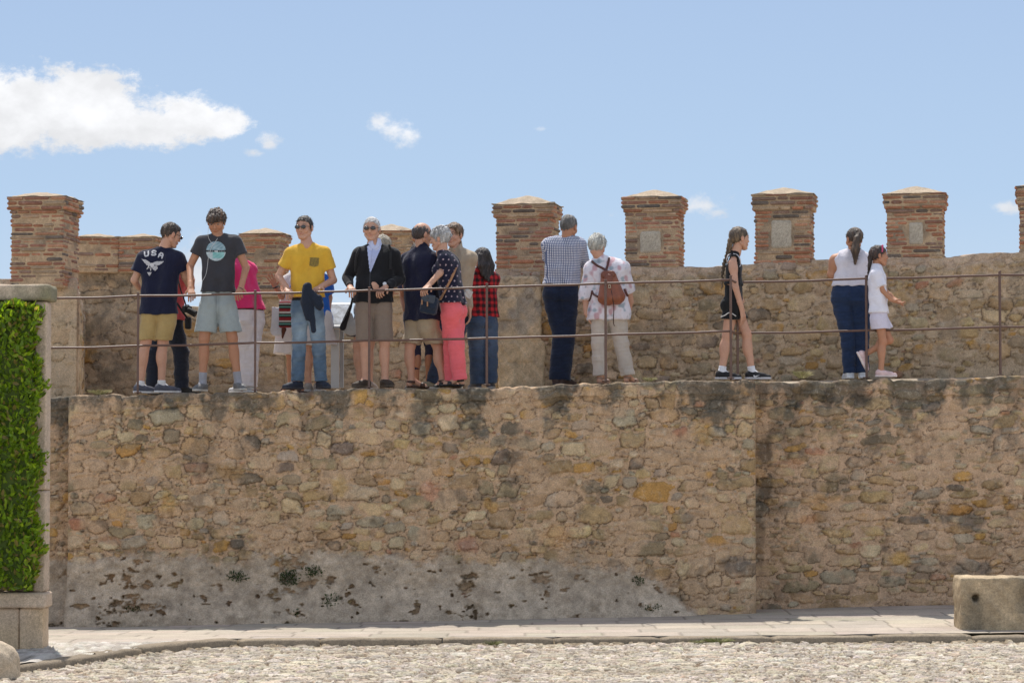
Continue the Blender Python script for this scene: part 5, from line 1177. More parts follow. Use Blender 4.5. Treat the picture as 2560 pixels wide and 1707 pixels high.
S = SDF(.004); wa = k['arms'][1]; c_ = wa[1] + (wa[0] - wa[1]) * .10; d_ = nrm(wa[1] - wa[0]); S.cone(c_ - d_ * .012, c_ + d_ * .012, .036, k=.002, cuts=[(c_ + d_ * .012, d_), (c_ - d_ * .012, -d_)])
obj_from('watch_strap', S, (.05, .05, .05), M_LEATHER, k['root'])
S = SDF(.003); c2_ = at(820 + 463 / 3.267, 520 + 620 / 3.267, float(c_[1]) - .035); S.ell(c2_, (.021, .008, .021), None, 0); obj_from('watch', S, (.6, .62, .66), M_PRINT, k['root'])
for sx, xs_ in ((-1, (232, 250)), (1, (510, 512))):
    S = SDF(.005)
    for (a, b) in ((xs_[0], 395), (xs_[1], 350), (xs_[1] + (8 if sx > 0 else 14), 320)):
        pass
cord(k, 'backpack_strap', onb(k, [(262, 322), (240, 370), (228, 430), (226, 520)], .006), .014, (.02, .02, .022)); cord(k, 'backpack_strap', onb(k, [(498, 300), (512, 350), (512, 400), (508, 500)], .006), .014, (.02, .02, .022))
k = K['black']; S = SDF(.005); S.cone(k['N'] - UP * .02, k['N'] + UP * .035, .080, .066, k=0); S.cone(k['N'] - UP * .03, k['N'] + UP * .06, .066, .056, k=.004, op='s'); S.cone(k['N'] + k['fwd'] * .09 - UP * .03, k['N'] + k['fwd'] * .09 + UP * .06, .018, .045, k=.004, op='s'); obj_from('shirt_collar', S, (.50, .54, .72), M_PRINT, k['root'])
info_R = R2; k = K['wave']
# floral backpack
def strap_on(k, name, pts, rad, col, m, parent, off=.012): return cord(k, name, onb(k, pts, off), rad, col, m, parent=parent)
info_R = R5; k = K['floral']; by = min(ysurf(k, 700, 600), ysurf(k, 640, 650)) + .01
bp = empty('backpack', at(1320 + 715 / 3.41, 520 + 840 / 3.41, by - .05), 'soft brown leather drawstring backpack on the floral blouse', 'backpack'); bb = np.array(bp.location)
def Zc(zx, zy, Y): return at(info_R[0] + zx / info_R[2], info_R[1] + zy / info_R[2], Y)
S = SDF(.008); S.cone(Zc(665, 575, by - .02), Zc(690, 575, by - .02), .045, k=.02); S.cone(Zc(672, 590, by - .03), Zc(655, 770, by - .05), .058, .075, k=.04); S.cone(Zc(712, 590, by - .03), Zc(760, 755, by - .05), .058, .085, k=.04); S.cone(Zc(690, 620, by - .06), Zc(705, 760, by - .08), .06, .08, k=.04)
S.noise(.007, 24, 3, (1.5, 1, .3)); V, Q = S.mesh(); link('bag_body', mesh_np('bag_body', V - bb, Q, True, np.array((.24, .075, .035)) * (1 + .25 * snoise(V, 14, 2, 6, (1.5, 1, .4)))[:, None]), M_LEATHER, bp)
S = SDF(.007); S.cone(Zc(650, 570, by - .09), Zc(715, 565, by - .09), .04, k=.01, sq=(np.array((0, 1., 0)), 2.2)); S.cone(Zc(685, 600, by - .115), Zc(692, 655, by - .135), .046, .03, k=.02, sq=(np.array((0, 1., 0)), 2.2)); obj_from('flap', S, (.17, .05, .025), M_LEATHER, bp)
S = SDF(.004); cb = Zc(695, 668, by - .15); S.box(cb, (.013, .006, .019), None, .003).box(cb, (.007, .012, .012), None, .002, op='s', k=0); obj_from('buckle', S, (.5, .42, .3), M_LEATHER, bp)
cord(k, 'shoulder_strap', onb(k, [(545, 455), (590, 490), (650, 522)]) + [(668, 560, by - .08)], .013, (.09, .028, .02), M_LEATHER, parent=bp)
cord(k, 'shoulder_strap', onb(k, [(692, 425), (680, 480), (668, 530)]) + [(670, 560, by - .08)], .013, (.09, .028, .02), M_LEATHER, parent=bp)
cord(k, 'shoulder_strap', onb(k, [(545, 705), (560, 735)]) + [(592, 755, by - .05)], .012, (.09, .028, .02), M_LEATHER, parent=bp); cord(k, 'shoulder_strap', onb(k, [(522, 790), (535, 760), (545, 705)]), .010, (.09, .028, .02), M_LEATHER, parent=bp)
cord(k, 'shoulder_strap', [(822, 690, by - .04), (835, 720, by - .04), (850, 750, by)], .013, (.09, .028, .02), M_LEATHER, parent=bp)
cord(k, 'drawstring', [(710, 700, by - .15), (722, 770, by - .155), (732, 850, by - .12), (728, 970, by - .05), (738, 1005, by - .05)], .005, (.05, .02, .015), M_LEATHER, parent=bp)
# navy bag of the pink trousers
info_R = R4; k = K['pink']; hb = empty('handbag', Zc(320, 860, 28.25), 'small navy bag with tan straps hanging at the pink trousers', 'bag'); bb = np.array(hb.location)
S = SDF(.006); Rb = headR(-15, 0, 12); S.box(Zc(318, 765, 28.27), (.088, .05, .085), Rb, .03).box(Zc(322, 740, 28.24), (.085, .05, .065), Rb, .03, k=.02); S.noise(.004, 40, 3); obj_from('bag_body', S, (.018, .026, .045), M_CLOTH, hb)
S = SDF(.005); S.box(Zc(312, 705, 28.195), (.072, .012, .045), headR(-15, 8, 12), .012); S.noise(.003, 40, 3); obj_from('flap', S, (.03, .04, .06), M_LEATHER, hb)
for zx, zy in ((255, 735), (302, 750), (360, 740)):
    S = SDF(.004); S.box(Zc(zx, zy, 28.185), (.008, .008, .026), None, .003); obj_from('tan_tab', S, (.30, .15, .07), M_LEATHER, hb)
S = SDF(.004); S.ell(Zc(305, 700, 28.18), (.012, .006, .012), None, 0); obj_from('clasp', S, (.6, .55, .5), M_GLASS, hb)
mb = MB(); 
def ribbon(name, pts, wd, col, m, parent, wdir):
    P = [Zc(*p) for p in pts]; mb = MB(); V = []; wdv = np.array(wdir, float) * wd / 2
    for p in P: V += [p - wdv, p + wdv, p + wdv + np.array((0, .005, 0)), p - wdv + np.array((0, .005, 0))]
    Fs = []
    for i in range(len(P) - 1):
        a = i * 4; b = a + 4
        for j in range(4): Fs.append((a + j, a + (j + 1) % 4, b + (j + 1) % 4, b + j))
    Fs += [(3, 2, 1, 0), tuple(len(P) * 4 - 4 + i for i in range(4))]; mb.add(V, Fs, col); return mb.build(name, m, parent, smooth=True, base=np.array(parent.location))
ribbon('shoulder_strap', [(408, 718, 28.22)] + onb(k, [(440, 660), (470, 600), (500, 545), (525, 490), (545, 440)], .012), .034, (.36, .17, .075), M_LEATHER, hb, (1, 0, .35))
# camera on its strap
info_R = R1; k = K['camera']; cm = empty('camera', Zc(480, 860, 28.95), 'black camera with a long lens hanging beside the coral red shirt', 'camera'); Yc = 28.95
S = SDF(.006); S.box(Zc(462, 855, Yc), (.045, .035, .035), headR(40, 10, 0), .01).box(Zc(465, 832, Yc), (.02, .022, .016), None, .006); obj_from('camera_body', S, (.012, .012, .013), M_RUB, cm)
S = SDF(.006); S.cone(Zc(478, 866, Yc - .03), Zc(532, 896, Yc - .05), .033, .036, k=.003, cuts=[(Zc(532, 896, Yc - .05), Zc(532, 896, Yc - .05) - Zc(478, 866, Yc - .03))]); obj_from('lens', S, (.014, .014, .015), M_RUB, cm)
cord(k, 'neck_strap', [(392, 610, 29.05), (412, 700, 28.98), (440, 780, 28.93), (455, 828, 28.93)], .008, (.012, .012, .013), parent=cm)
bg2 = empty('camera_case', Zc(470, 1010, 29.1), 'black camera case hanging below the camera at the dark trousers', 'bag')
S = SDF(.007); S.box(Zc(472, 965, 29.12), (.033, .05, .065), None, .02); obj_from('case_body', S, (.012, .012, .014), M_RUB, bg2)
cord(k, 'case_strap', [(385, 810, 29.08), (425, 870, 29.02), (468, 930, 29.05)], .012, (.012, .012, .013), parent=bg2)
# dark jacket in the hand of the yellow shirt
info_R = R2; k = K['yellow']; jk = empty('folded_jacket', Zc(715, 1010, 28.15), 'dark navy jacket dangling from the hand of the person in mustard yellow', 'jacket'); bb = np.array(jk.location)
S = SDF(.007); yv = np.array((0, 1., 0)); Yj = 28.12
for a, b, ra, rb in (((680, 645), (672, 760), .046, .052), ((672, 760), (690, 900), .052, .030), ((700, 760), (730, 1000), .040, .030), ((715, 700), (775, 790), .045, .050), ((770, 740), (785, 830), .045, .020), ((650, 760), (672, 870), .03, .024)):
    S.cone(Zc(*a, Yj), Zc(*b, Yj - .01), ra, rb, k=.02, sq=(yv, 1.5))
S.noise(.010, 22, 2, (1.6, 1, .25)).noise(.003, 60, 5); V, Q = S.mesh(); link('jacket_cloth', mesh_np('jacket_cloth', V - bb, Q, True, np.tile(np.array((.016, .022, .036)), (len(V), 1))), M_CLOTH, jk)
# bags behind the yellow shirt
Yw = 29.3
wb = empty('paper_bag', Zc(410, 1030, Yw), 'white carrier bag hanging left of the faded jeans', 'bag')
S = SDF(.008); S.box(Zc(432, 900, Yw), (.055, .035, .12), None, .01); S.cone(Zc(415, 1010, Yw), Zc(450, 1015, Yw), .045, k=.04, sq=(yv, 1.6)); S.noise(.006, 20, 2); obj_from('bag_body', S, (.62, .61, .64), M_CLOTH, wb)
sb = empty('striped_bag', Zc(500, 980, Yw - .12), 'woven shoulder bag with red, green and white stripes left of the faded jeans', 'bag')
def stripes(V):
    z = (V[:, 2] - V[:, 2].min()) / .0155; i = z.astype(int) % 6; P_ = np.array([(.22, .02, .025), (.03, .02, .02), (.10, .26, .22), (.03, .02, .02), (.5, .48, .46), (.22, .02, .025)]); return P_[i]
S = SDF(.007); S.box(Zc(500, 870, Yw - .12), (.068, .04, .14), None, .02); S.noise(.003, 20, 2); obj_from('bag_body', S, None, M_CLOTH, sb, colf=stripes)
S = SDF(.008); S.cone(Zc(488, 990, Yw - .12), Zc(478, 1065, Yw - .12), .028, .008, k=.01); S.noise(.005, 60, 2); obj_from('tassel', S, (.09, .03, .02), M_CLOTH, sb)
# bracelet, hat
cord(K['wave'], 'bracelet', [(403, 655, 29.46), (420, 650, 29.42), (440, 638, 29.46)], .008, (.02, .02, .02))
S = SDF(.007); k = K['hat']; g = k['g']; R_ = k['R']; S.cone(g(0, -.02, .03), g(0, -.02, .085), .098, .085, k=.02); S.cone(g(0, -.01, .035), g(0, -.01, .042), .155, .15, k=.02, sq=None, cuts=[(g(0, 0, .048), UP), (g(0, 0, .03), -UP)]); S.cone(g(-.06, -.06, .03), g(-.13, -.06, -.10), .05, .015, k=.03, sq=(yv, 2)); obj_from('sun_hat', S, (.20, .19, .16), M_CLOTH, k['root'])
# black and white bag behind the black jacket
info_R = R3; tb = empty('tote_bag', Zc(160, 1040, 28.9), 'black and white bag with long handles left of the brown shorts', 'bag')
S = SDF(.008); S.cone(Zc(160, 975, 28.9), Zc(195, 985, 28.9), .07, .075, k=.03, sq=(yv, 1.8)); S.cone(Zc(172, 880, 28.9), Zc(180, 960, 28.9), .04, .07, k=.03, sq=(yv, 1.6)); S.noise(.006, 20, 2); obj_from('bag_body', S, (.42, .42, .42), M_CLOTH, tb)
S = SDF(.008); S.cone(Zc(186, 800, 28.84), Zc(120, 975, 28.84), .018, .035, k=.02, sq=(yv, 2)); obj_from('dark_side', S, (.02, .02, .024), M_CLOTH, tb)
cord(K['black'], 'handle', [(202, 735, 28.75), (192, 780, 28.8), (160, 870, 28.82), (112, 960, 28.84)], .013, (.016, .016, .018), parent=tb)
info_R = R4; pb = empty('folded_paper', Zc(650, 700, 29.2), 'crumpled pale paper held beside the plaid shirt', 'paper')
S = SDF(.006); S.box(Zc(648, 665, 29.15), (.040, .02, .045), headR(20, 0, 25), .004).noise(.008, 40, 2).noise(.004, 90, 5); obj_from('paper_sheet', S, (.55, .54, .50), M_PRINT, pb)
cb_ = empty('cream_bag', Zc(595, 1000, 29.2), 'cream shoulder bag peeking out behind the pink trousers', 'bag')
S = SDF(.008); S.cone(Zc(600, 840, 29.2), Zc(575, 960, 29.2), .04, .02, k=.03, sq=(yv, 1.5)); S.noise(.004, 20, 2); obj_from('bag_body', S, (.50, .45, .36), M_CLOTH, cb_)
# pieces on the girls
info_R = R6; k = K['girlblack']
def swoosh(u, v):
    P = [(-.034, .004), (-.020, -.012), (.0, -.010), (.036, .012), (.002, .002), (-.014, .0), (-.022, .008)]
    return (.75, .75, .78) if pip(u, v, P) else None
for f_i in (1,):
    f = k['feet'][f_i]; c0 = f[1] + f[2] * .045 - UP * .045
    S = SDF(.006)
    for ob in k['root'].children:
        if ob.name.startswith('shoe'):
            me = ob.data; V = np.zeros(len(me.vertices) * 3); me.vertices.foreach_get('co', V); V = V.reshape(-1, 3) + np.array(k['root'].location); Qn = [list(p.vertices) for p in me.polygons]
            if np.abs(V.mean(0) - c0).max() < .1: decal(k, 'shoe_mark', swoosh, c0, .04, .02, .002, M_PRINT, dirv=np.array((0, -1., 0)), V=V, Q=Qn, off=.003)
cord(k, 'piping', [(150, 898, 28.60), (185, 885, 28.56), (222, 862, 28.54), (255, 872, 28.54), (285, 892, 28.56)], .005, (.6, .58, .56)); 
cord(k, 'piping', onb(k, [(236, 338), (215, 350), (203, 385), (210, 425), (232, 448)], .004) , .0055, (.6, .58, .6)); cord(k, 'piping', onb(k, [(262, 336), (300, 350), (322, 385), (325, 430), (318, 450)], .004), .0055, (.6, .58, .6))
info_R = R7; k = K['girlwhite']; g = k['g']
S = SDF(.005); S.cone(g(-.075, .02, .05), g(-.05, .03, .115), .010, k=.006).cone(g(-.05, .03, .115), g(.05, .03, .118), .010, k=.006).cone(g(.05, .03, .118), g(.075, .02, .05), .010, k=.006); obj_from('hairband', S, (.55, .09, .18), M_CLOTH, k['root'])
# ================================================================== railing
M_IRON = mat('brown_painted_iron', attr=True, rough=.42, n1=(.18, 20), n2=(.18, 90), bump=(.3, 70, .003), spec=.5)
IC = (.115, .06, .042)
RYf = 28.14; RYb = 28.75
rl = empty('iron_railing', (float(at(345, 950, RYf)[0]), RYf, walk(-3.8)), 'brown iron railing with two rails along the edge of the rampart walk', 'railing'); rb = np.array(rl.location)
posts = [(345, 733, 979, RYf), (638, 727, 976, RYf), (923, 719, 966, RYf), (1217, 710, 959, RYf), (1514, 701, 951, RYf), (1827, 691, 944, RYf), (1844, 699, 941, RYb), (2166, 690, 937, RYb), (2500, 679, 930, RYb)]
for (px, pt, pb_, Yp) in posts:
    a = at(px, pb_ + 6, Yp); b = at(px, pt, Yp); mb = MB(); h = b[2] - a[2]; mb.box((a + b) / 2, (.024, .024, h), rotz(math.radians(8)), IC, bev=.004)
    mb.box(b + np.array((0, 0, .004)), (.028, .028, .010), rotz(math.radians(8)), IC, bev=.003); mb.box((a[0], a[1], walk(a[0]) + .004), (.07, .06, .012), None, IC, bev=.003)
    mb.build('post', M_IRON, rl, base=rb)
def rail(name, pts):
    P = []
    for i in range(len(pts) - 1):
        a, b = at(*pts[i]), at(*pts[i + 1]); n = 10
        for j in range(n): t = j / n; P.append(a + (b - a) * t + np.array((0, 0, -.005 * math.sin(math.pi * t) + .0018 * math.sin(9 * t + i))))
    P.append(at(*pts[-1])); mb = MB(); mb.tube(P, .012, 10, IC); mb.build(name, M_IRON, rl, smooth=True, base=rb)
rail('top_rail', [(128, 746, RYf), (345, 740, RYf), (638, 733.5, RYf), (923, 726, RYf), (1217, 717.5, RYf), (1514, 708, RYf), (1827, 699.5, RYf), (1844, 706, RYb), (2166, 696.5, RYb), (2500, 687.5, RYb), (2700, 683, RYb)])
rail('lower_rail', [(110, 870, RYf), (345, 864.5, RYf), (638, 857, RYf), (923, 851, RYf), (1217, 845, RYf), (1514, 836.5, RYf), (1827, 827.5, RYf), (1844, 833, RYb), (2166, 826, RYb), (2500, 817, RYb), (2700, 813, RYb)])
# ================================================================== information lectern
info_R = R2; Yi = 29.45
M_STEEL = mat('white_metal', attr=True, rough=.5, n1=(.06, 6), bump=(.1, 60, .002), spec=.5)
def streaks(nt, vec, cur):
    N = nt.nodes; L = nt.links; t = N.new('ShaderNodeTexNoise'); t.inputs['Scale'].default_value = 13; t.inputs['Detail'].default_value = 7; mp = N.new('ShaderNodeMapping'); mp.inputs['Scale'].default_value = (1.6, 1, .5); mp.inputs['Rotation'].default_value = (0, .6, 0); L.new(vec, mp.inputs[0]); L.new(mp.outputs[0], t.inputs[0])
    r = N.new('ShaderNodeMapRange'); r.inputs[1].default_value = .42; r.inputs[2].default_value = .62; r.inputs[3].default_value = .75; r.inputs[4].default_value = 1.6; L.new(t.outputs[0], r.inputs[0]); m = N.new('ShaderNodeVectorMath'); m.operation = 'SCALE'; L.new(cur, m.inputs[0]); L.new(r.outputs[0], m.inputs['Scale']); return m.outputs[0]
M_PANEL = mat('scratched_panel', attr=True, rough=.6, n1=(.1, 12), bump=(.2, 40, .003), spec=.2, extra=streaks)
ip = empty('information_lectern', Zc(790, 1465, Yi), 'white metal lectern with a slanted shiny information panel behind the mustard t-shirt', 'information panel'); ib = np.array(ip.location)
a = Zc(560, 962, Yi - .10); b = Zc(1000, 962, Yi - .10); c = Zc(1045, 775, Yi + .35); d = Zc(590, 775, Yi + .35)
mb = MB(); tk = np.array((0, .0, -.03)); mb.add([a, b, c, d, a + tk, b + tk, c + tk, d + tk], [(0, 1, 2, 3), (7, 6, 5, 4), (0, 4, 5, 1), (1, 5, 6, 2), (2, 6, 7, 3), (3, 7, 4, 0)], (.40, .42, .45)); mb.build('panel_frame', M_STEEL, ip, base=ib)
q = lambda u, v: (a * (1 - u) * (1 - v) + b * u * (1 - v) + c * u * v + d * (1 - u) * v)
mb = MB(); up_ = np.array((0, -.002, .004)); mb.add([q(.03, .05) + up_, q(.97, .05) + up_, q(.97, .93) + up_, q(.03, .93) + up_], [(0, 1, 2, 3)], (.14, .16, .19)); mb.build('panel_face', M_PANEL, ip, base=ib)
for (x0, x1, yy) in ((872, 943, Yi - .04), (548, 562, Yi - .04)):
    a1 = Zc(x0, 1470, yy); b1 = Zc(x1, 990, yy); ctr = (a1 + b1) / 2; mb = MB(); mb.box(ctr, (abs(b1[0] - a1[0]), .02, abs(b1[2] - a1[2])), None, (.50, .50, .49), bev=.002); mb.build('leg', M_STEEL, ip, base=ib)
a1 = Zc(948, 1468, Yi + .06); b1 = Zc(978, 985, Yi + .06); ctr = (a1 + b1) / 2; mb = MB(); mb.box(ctr, (abs(b1[0] - a1[0]), .10, abs(b1[2] - a1[2])), None, (.30, .30, .30), bev=.002); mb.build('leg', M_STEEL, ip, base=ib)
a1 = Zc(835, 985, Yi - .09); b1 = Zc(1003, 968, Yi - .09); mb = MB(); mb.box((a1 + b1) / 2, (b1[0] - a1[0], .05, .02), None, (.30, .30, .30), bev=.002); mb.build('crossbar', M_STEEL, ip, base=ib)
# ================================================================== granite pillar, hedge, bench, boulder
GC = np.array((.52, .405, .30))
def gblocks(name, label, cat, boxes, base, h=.014, Rr=None, colr=GC, nz=.004, moss=None):
    root = empty(name, base, label, cat); b0 = np.array(base)
    for nm, (x0, x1, y0, y1, z0, z1, rr) in boxes:
        S = SDF(h); S.box(((x0 + x1) / 2, (y0 + y1) / 2, (z0 + z1) / 2), (abs(x1 - x0) / 2, abs(y1 - y0) / 2, abs(z1 - z0) / 2), Rr, rr).noise(nz, 24, 2).noise(nz * .5, 80, 5)
        V, Q = S.mesh(); cl = np.tile(colr, (len(V), 1)) * (1 + .10 * snoise(V, 5, 3) + .06 * snoise(V, 40, 6))[:, None]
        if nm == 'coping': m = np.clip(snoise(V, 7, 2) * .8 + .45, 0, .75)[:, None]; cl = cl * (1 - m) + np.array((.12, .13, .065)) * m
        if nm == 'plinth': m = np.clip(snoise(V, 5, 4) * .5 + .25, 0, .6)[:, None]; cl = cl * (1 - m) + np.array((.52, .37, .20)) * m
        link(nm, mesh_np(nm, V - b0, Q, True, cl), M_GRAN, root)
    return root
Yp = 23.7; X_ = lambda px, Y=Yp: float(at(px, 1000, Y)[0]); Z_ = lambda py, Y=Yp: zat(60, py, Y)
gz0 = Z_(1612, Yp)
zc0, zc1 = Z_(752), Z_(715)
boxes = [('coping', (X_(-260), X_(127), Yp - .04, Yp + .32, zc0, zc1 + .015, .03))]
zs = [Z_(1480), Z_(1225), Z_(960), zc0]
for i in range(3): boxes.append(('pillar_block', (X_(84), X_(115), Yp + .02, Yp + .26, zs[i] + .001, zs[i + 1] - .002, .012)))
boxes += [('base_moulding', (X_(-260), X_(121), Yp - .06, Yp + .30, Z_(1519), Z_(1480), .02)), ('plinth', (X_(52), X_(112), Yp, Yp + .30, gz0 - .15, Z_(1519), .012)), ('plinth', (X_(-260), X_(51), Yp, Yp + .30, gz0 - .15, Z_(1519), .012))]
boxes.append(('back_panel', (X_(-260), X_(83), Yp + .20, Yp + .25, Z_(1480), zc0, .01)))
gblocks('granite_pillar', 'pale granite pillar with mossy coping and plinth framing the clipped hedge', 'pillar', boxes, ((X_(84) + X_(126)) / 2, Yp + .2, gz0 - .05))
# hedge of glossy leaves
def leaf_mesh(n, fpos, lsz, rng, cols):
    V = []; Q = []; Cc = []
    for i in range(n):
        p, nd = fpos(); L_ = lsz * rng.uniform(.5, 1.35); W_ = L_ * rng.uniform(.38, .5)
        d = nrm(nd * .55 + np.array((rng.normal() * .5, rng.normal() * .3, .55 + rng.normal() * .45))); s_ = nrm(np.cross(d, nd + rng.normal(size=3) * .35)); up = np.cross(s_, d)
        cu = rng.uniform(-.1, .35)
        b = len(V); 
        V += [p, p + d * L_ * .33 + s_ * W_ * .48 + up * W_ * .12, p + d * L_ * .72 + s_ * W_ * .38 + up * (W_ * .05) - nd * 0, p + d * L_ - up * cu * L_, p + d * L_ * .72 - s_ * W_ * .38 + up * W_ * .05, p + d * L_ * .33 - s_ * W_ * .48 + up * W_ * .12, p + d * L_ * .40 - up * W_ * .05, p + d * L_ * .74 - up * (W_ * .08 + cu * L_ * .3)]
        Q += [(b, b + 1, b + 6, b), (b, b + 6, b + 5, b), (b + 1, b + 2, b + 7, b + 6), (b + 6, b + 7, b + 4, b + 5), (b + 2, b + 3, b + 7, b + 2), (b + 7, b + 3, b + 4, b + 7)]
        c = np.array(cols[rng.integers(len(cols))]) * rng.uniform(.75, 1.25); Cc += [c] * 8
    return np.array(V), Q, np.array(Cc)
def leafobj(name, V, Q, Cc, m, parent, base):
    me = bpy.data.meshes.new(name); me.from_pydata([tuple(v) for v in V - np.array(base)], [], [tuple(dict.fromkeys(q)) for q in Q]); me.update(); setcol(me, Cc); return link(name, me, m, parent)
M_LEAF = mat('leaf', attr=True, rough=.42, n1=(.15, 25), bump=(0, 1, 0), spec=.5)
nt = M_LEAF.node_tree; N = nt.nodes; L = nt.links; tr_ = N.new('ShaderNodeBsdfTranslucent'); mx = N.new('ShaderNodeMixShader'); mx.inputs[0].default_value = .45; src = N['Principled BSDF'].inputs['Base Color'].links[0].from_socket
tint_ = N.new('ShaderNodeVectorMath'); tint_.operation = 'MULTIPLY'; tint_.inputs[1].default_value = (1.7, 1.6, .5); L.new(src, tint_.inputs[0]); L.new(tint_.outputs[0], tr_.inputs[0]); L.new(N['Principled BSDF'].outputs[0], mx.inputs[1]); L.new(tr_.outputs[0], mx.inputs[2]); L.new(mx.outputs[0], N['Material Output'].inputs[0])
rng = np.random.default_rng(19); Yh = Yp - .10; hx0, hx1 = X_(-230, Yh), X_(92, Yh); hz0, hz1 = Z_(1478, Yh), Z_(762, Yh)
hd_ = empty('clipped_hedge', ((hx0 + hx1) / 2, Yh, hz0 - .0), 'bright green clipped hedge against the granite pillar', 'hedge')
def hpos():
    z = rng.uniform(hz0 + .01, hz1 - .02); edge = hx1 + .035 * math.sin(z * 9) + .02 * math.sin(z * 31 + 1) - .06 * max(0, (z - hz1 + .25)) * 2
    r = rng.random()
    if r < .66: x = rng.uniform(hx0, edge - .02); y = Yh - .10 + .03 * math.sin(x * 14 + z * 8) + rng.uniform(-.03, .07); return np.array((x, y, z)), np.array((0, -1., 0))
    if r < .86: return np.array((edge + rng.uniform(-.05, .0), rng.uniform(Yh - .1, Yh + .22), z)), nrm((1., -.45, 0))
    x = rng.uniform(hx0, edge); return np.array((x, rng.uniform(Yh - .1, Yh + .2), hz1 - .03 + .02 * math.sin(x * 20) - .18 * max(0, (x - edge + .12)))), np.array((0, -.3, 1.))
V, Q, Cc = leaf_mesh(10500, hpos, .060, rng, [(.13, .22, .010), (.18, .29, .014), (.23, .34, .018), (.09, .15, .010), (.30, .40, .03), (.12, .20, .01), (.16, .27, .012), (.24, .19, .06)])
leafobj('leaves', V, Q, Cc, M_LEAF, hd_, hd_.location)
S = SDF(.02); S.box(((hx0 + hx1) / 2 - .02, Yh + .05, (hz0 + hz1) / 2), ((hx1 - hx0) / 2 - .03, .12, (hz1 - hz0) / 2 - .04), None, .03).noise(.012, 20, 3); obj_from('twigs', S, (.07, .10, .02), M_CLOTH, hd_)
# granite trough used as a bench, right
Yt = 25.75; xa, xb = float(at(2402, 1500, Yt)[0]), float(at(2860, 1500, Yt)[0]); za, zb_ = zat(2400, 1578, Yt), zat(2400, 1443, Yt)
S = SDF(.013); S.box(((xa + xb) / 2, Yt + .22, (za + zb_) / 2 - .02), ((xb - xa) / 2, .22, (zb_ - za) / 2 + .02), None, .018)
hc_ = at(2440, 1494, Yt); S.cone(hc_ + np.array((0, -.05, 0)), hc_ + np.array((0, .10, .0)), .034, .026, k=.03, op='s')
hc2 = at(2568, 1500, Yt); S.ell(hc2 + np.array((.02, -.01, -.01)), (.12, .07, .13), None, .04, op='s')
S.noise(.014, 9, 2).noise(.008, 30, 4).noise(.005, 75, 6); V, Q = S.mesh(); cl = np.tile(np.array((.46, .35, .22)), (len(V), 1)) * (1 + .12 * snoise(V, 6, 3) + .22 * snoise(V, 50, 6))[:, None]
m = np.clip(snoise(V, 4, 5, 6, (1.5, 1, .6)) * .8 - .05 + .5 * (np.exp(-((V[:, 0] - hc_[0]) / .06) ** 2) * (V[:, 2] < hc_[2] + .05)) + .6 * np.exp(-((V[:, 0] - hc2[0] - .04) / .14) ** 2) * (V[:, 2] > hc_[2] - .15), 0, .7)[:, None]; cl = cl * (1 - m) + np.array((.14, .12, .085)) * m
root = empty('stone_trough', ((xa + xb) / 2, Yt + .3, za), 'weathered granite block bench with a drilled hole, standing on the pavement', 'stone bench'); link('granite_block', mesh_np('granite_block', V - np.array(root.location), Q, True, cl), M_GRAN, root)
# rounded granite bollard, bottom left
Yb_ = 21.0; c0 = at(10, 1680, Yb_); S = SDF(.012); zt_ = zat(10, 1609, Yb_); xr_ = float(at(46, 1680, Yb_)[0]); cx_ = xr_ - .20
S.cone((cx_, Yb_ + .2, -.3), (cx_ - .02, Yb_ + .2, zt_ - .17), .19, .185, k=.03); S.ell((cx_ - .03, Yb_ + .2, zt_ - .16), (.19, .19, .16), None, .04); S.noise(.016, 7, 2).noise(.008, 26, 4).noise(.004, 70, 6)
V, Q = S.mesh(); cl = np.tile(np.array((.48, .385, .275)), (len(V), 1)) * (1 + .14 * snoise(V, 8, 3) + .14 * snoise(V, 45, 6))[:, None]
root = empty('stone_bollard', (cx_, Yb_ + .2, -.1), 'rounded granite bollard in the bottom left corner of the street', 'bollard'); link('granite_stump', mesh_np('granite_stump', V - np.array(root.location), Q, True, cl), M_GRAN, root)
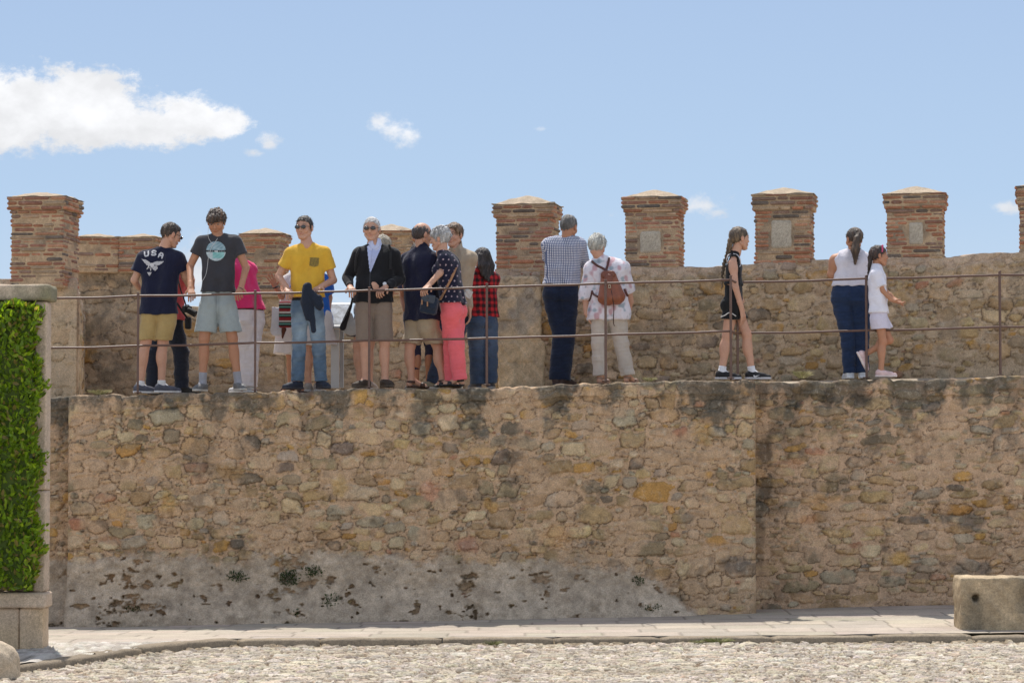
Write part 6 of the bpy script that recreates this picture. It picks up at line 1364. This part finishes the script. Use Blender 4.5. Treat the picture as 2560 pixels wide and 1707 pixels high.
# ================================================================== weeds and dry tufts
def tuft(name, label, cat, px, py, Y, n, ht, spread, cols, leafy=False, group=None, out=0.):
    rng = np.random.default_rng(int(px * 7 + py)); b = at(px, py, Y); b[1] -= out; mb = MB()
    if leafy:
        def fp(): 
            d = nrm(rng.normal(size=3) * (1, .5, 1) + np.array((0, -.4, -.1))); return b + d * (spread, .05, ht) * rng.random() ** .5 * np.array(1.), nrm(d + (0, -.6, .3))
        V, Q, Cc = leaf_mesh(n, fp, .026, rng, cols); o = empty(name, b, label, cat, group); leafobj('leaves', V, Q, Cc, M_LEAF, o, b)
        m2 = MB()
        for i in range(8): p, _n = fp(); m2.tube([b + (0, .02, 0), (b + p) / 2 + rng.normal(size=3) * .01, p], .0022, 4, (.08, .07, .03))
        m2.build('stems', M_CLOTH, o, base=b); return o
    for i in range(n):
        a = rng.uniform(0, 6.28); r = spread * rng.random() ** .6; h_ = ht * rng.uniform(.5, 1.1); p0 = b + np.array((math.cos(a) * r * .35, math.sin(a) * .03, 0)); p1 = p0 + np.array((math.cos(a) * r * .5, -.01, h_ * .6)); p2 = p0 + np.array((math.cos(a) * r * 1.1, -.02 + rng.normal() * .02, h_))
        mb.tube([p0, p1, p2], [.0028, .0022, .001], 3, np.array(cols[rng.integers(len(cols))]) * rng.uniform(.8, 1.2), cap=False)
    o = mb.build(name, M_CLOTH, None, base=b); o.location = tuple(b); tag(o, label, cat, group); return o
DRY = [(.42, .36, .19), (.34, .30, .14), (.26, .26, .10)]
for (px, py, n, h_, sp_, lb) in ((250, 986, 200, .05, .10, 'pale dry tuft of grass on the wall top near the granite pillar'), (2005, 945, 240, .07, .09, 'dry grass tuft on the wall top between the two girls'), (1624, 953, 120, .04, .06, 'small dry tuft on the wall top right of the cream trousers')):
    tuft('grass_tuft', lb, 'grass tuft', px, py, WY + .06, n, h_, sp_, DRY, group='dry tufts on the wall top')
for (px, py, n, h_, sp_, lb) in ((1795, 1607, 110, .05, .12, 'green weeds growing along the kerb right of centre'), (1740, 1609, 60, .04, .06, 'small weed clump at the kerb just left of the larger one'), (1235, 1611, 50, .04, .08, 'faint weed blades at the middle of the kerb')):
    o = tuft('kerb_weed', lb, 'weeds', px, py, float(kerbY(at(px, py, 24.8)[0])) - .03, n, h_, sp_, [(.16, .19, .05), (.25, .25, .09), (.30, .28, .14)], group='weeds along the kerb')
GRN = [(.030, .055, .018), (.04, .07, .02), (.055, .08, .03)]
for (px, py, n, h_, sp_, lb) in ((724, 1443, 230, .085, .12, 'dark green weed under the pits in the grey plaster'), (832, 1512, 260, .13, .11, 'taller dark weed at the foot of the wall near the middle of the plaster'), (594, 1440, 130, .06, .11, 'weed in a hollow of the plaster below the teenager'), (236, 1540, 170, .08, .12, 'weed at the wall foot nearest the granite pillar'), (332, 1532, 170, .07, .12, 'weed at the wall foot, second from the granite pillar'), (1595, 1452, 50, .05, .05, 'tiny weed high in the right part of the plaster'), (1632, 1522, 200, .05, .17, 'low weeds at the wall foot where the plaster tapers off'), (742, 1528, 50, .05, .05, 'small weed at the wall foot left of the tallest one'), (784, 1427, 130, .06, .12, 'thin weed along the pitted band of plaster')):
    tuft('wall_weed', lb, 'weed', px, py, WY, n, h_, sp_, GRN, True, 'weeds rooted in the plastered wall foot', out=.10 if py > 1480 else .05)
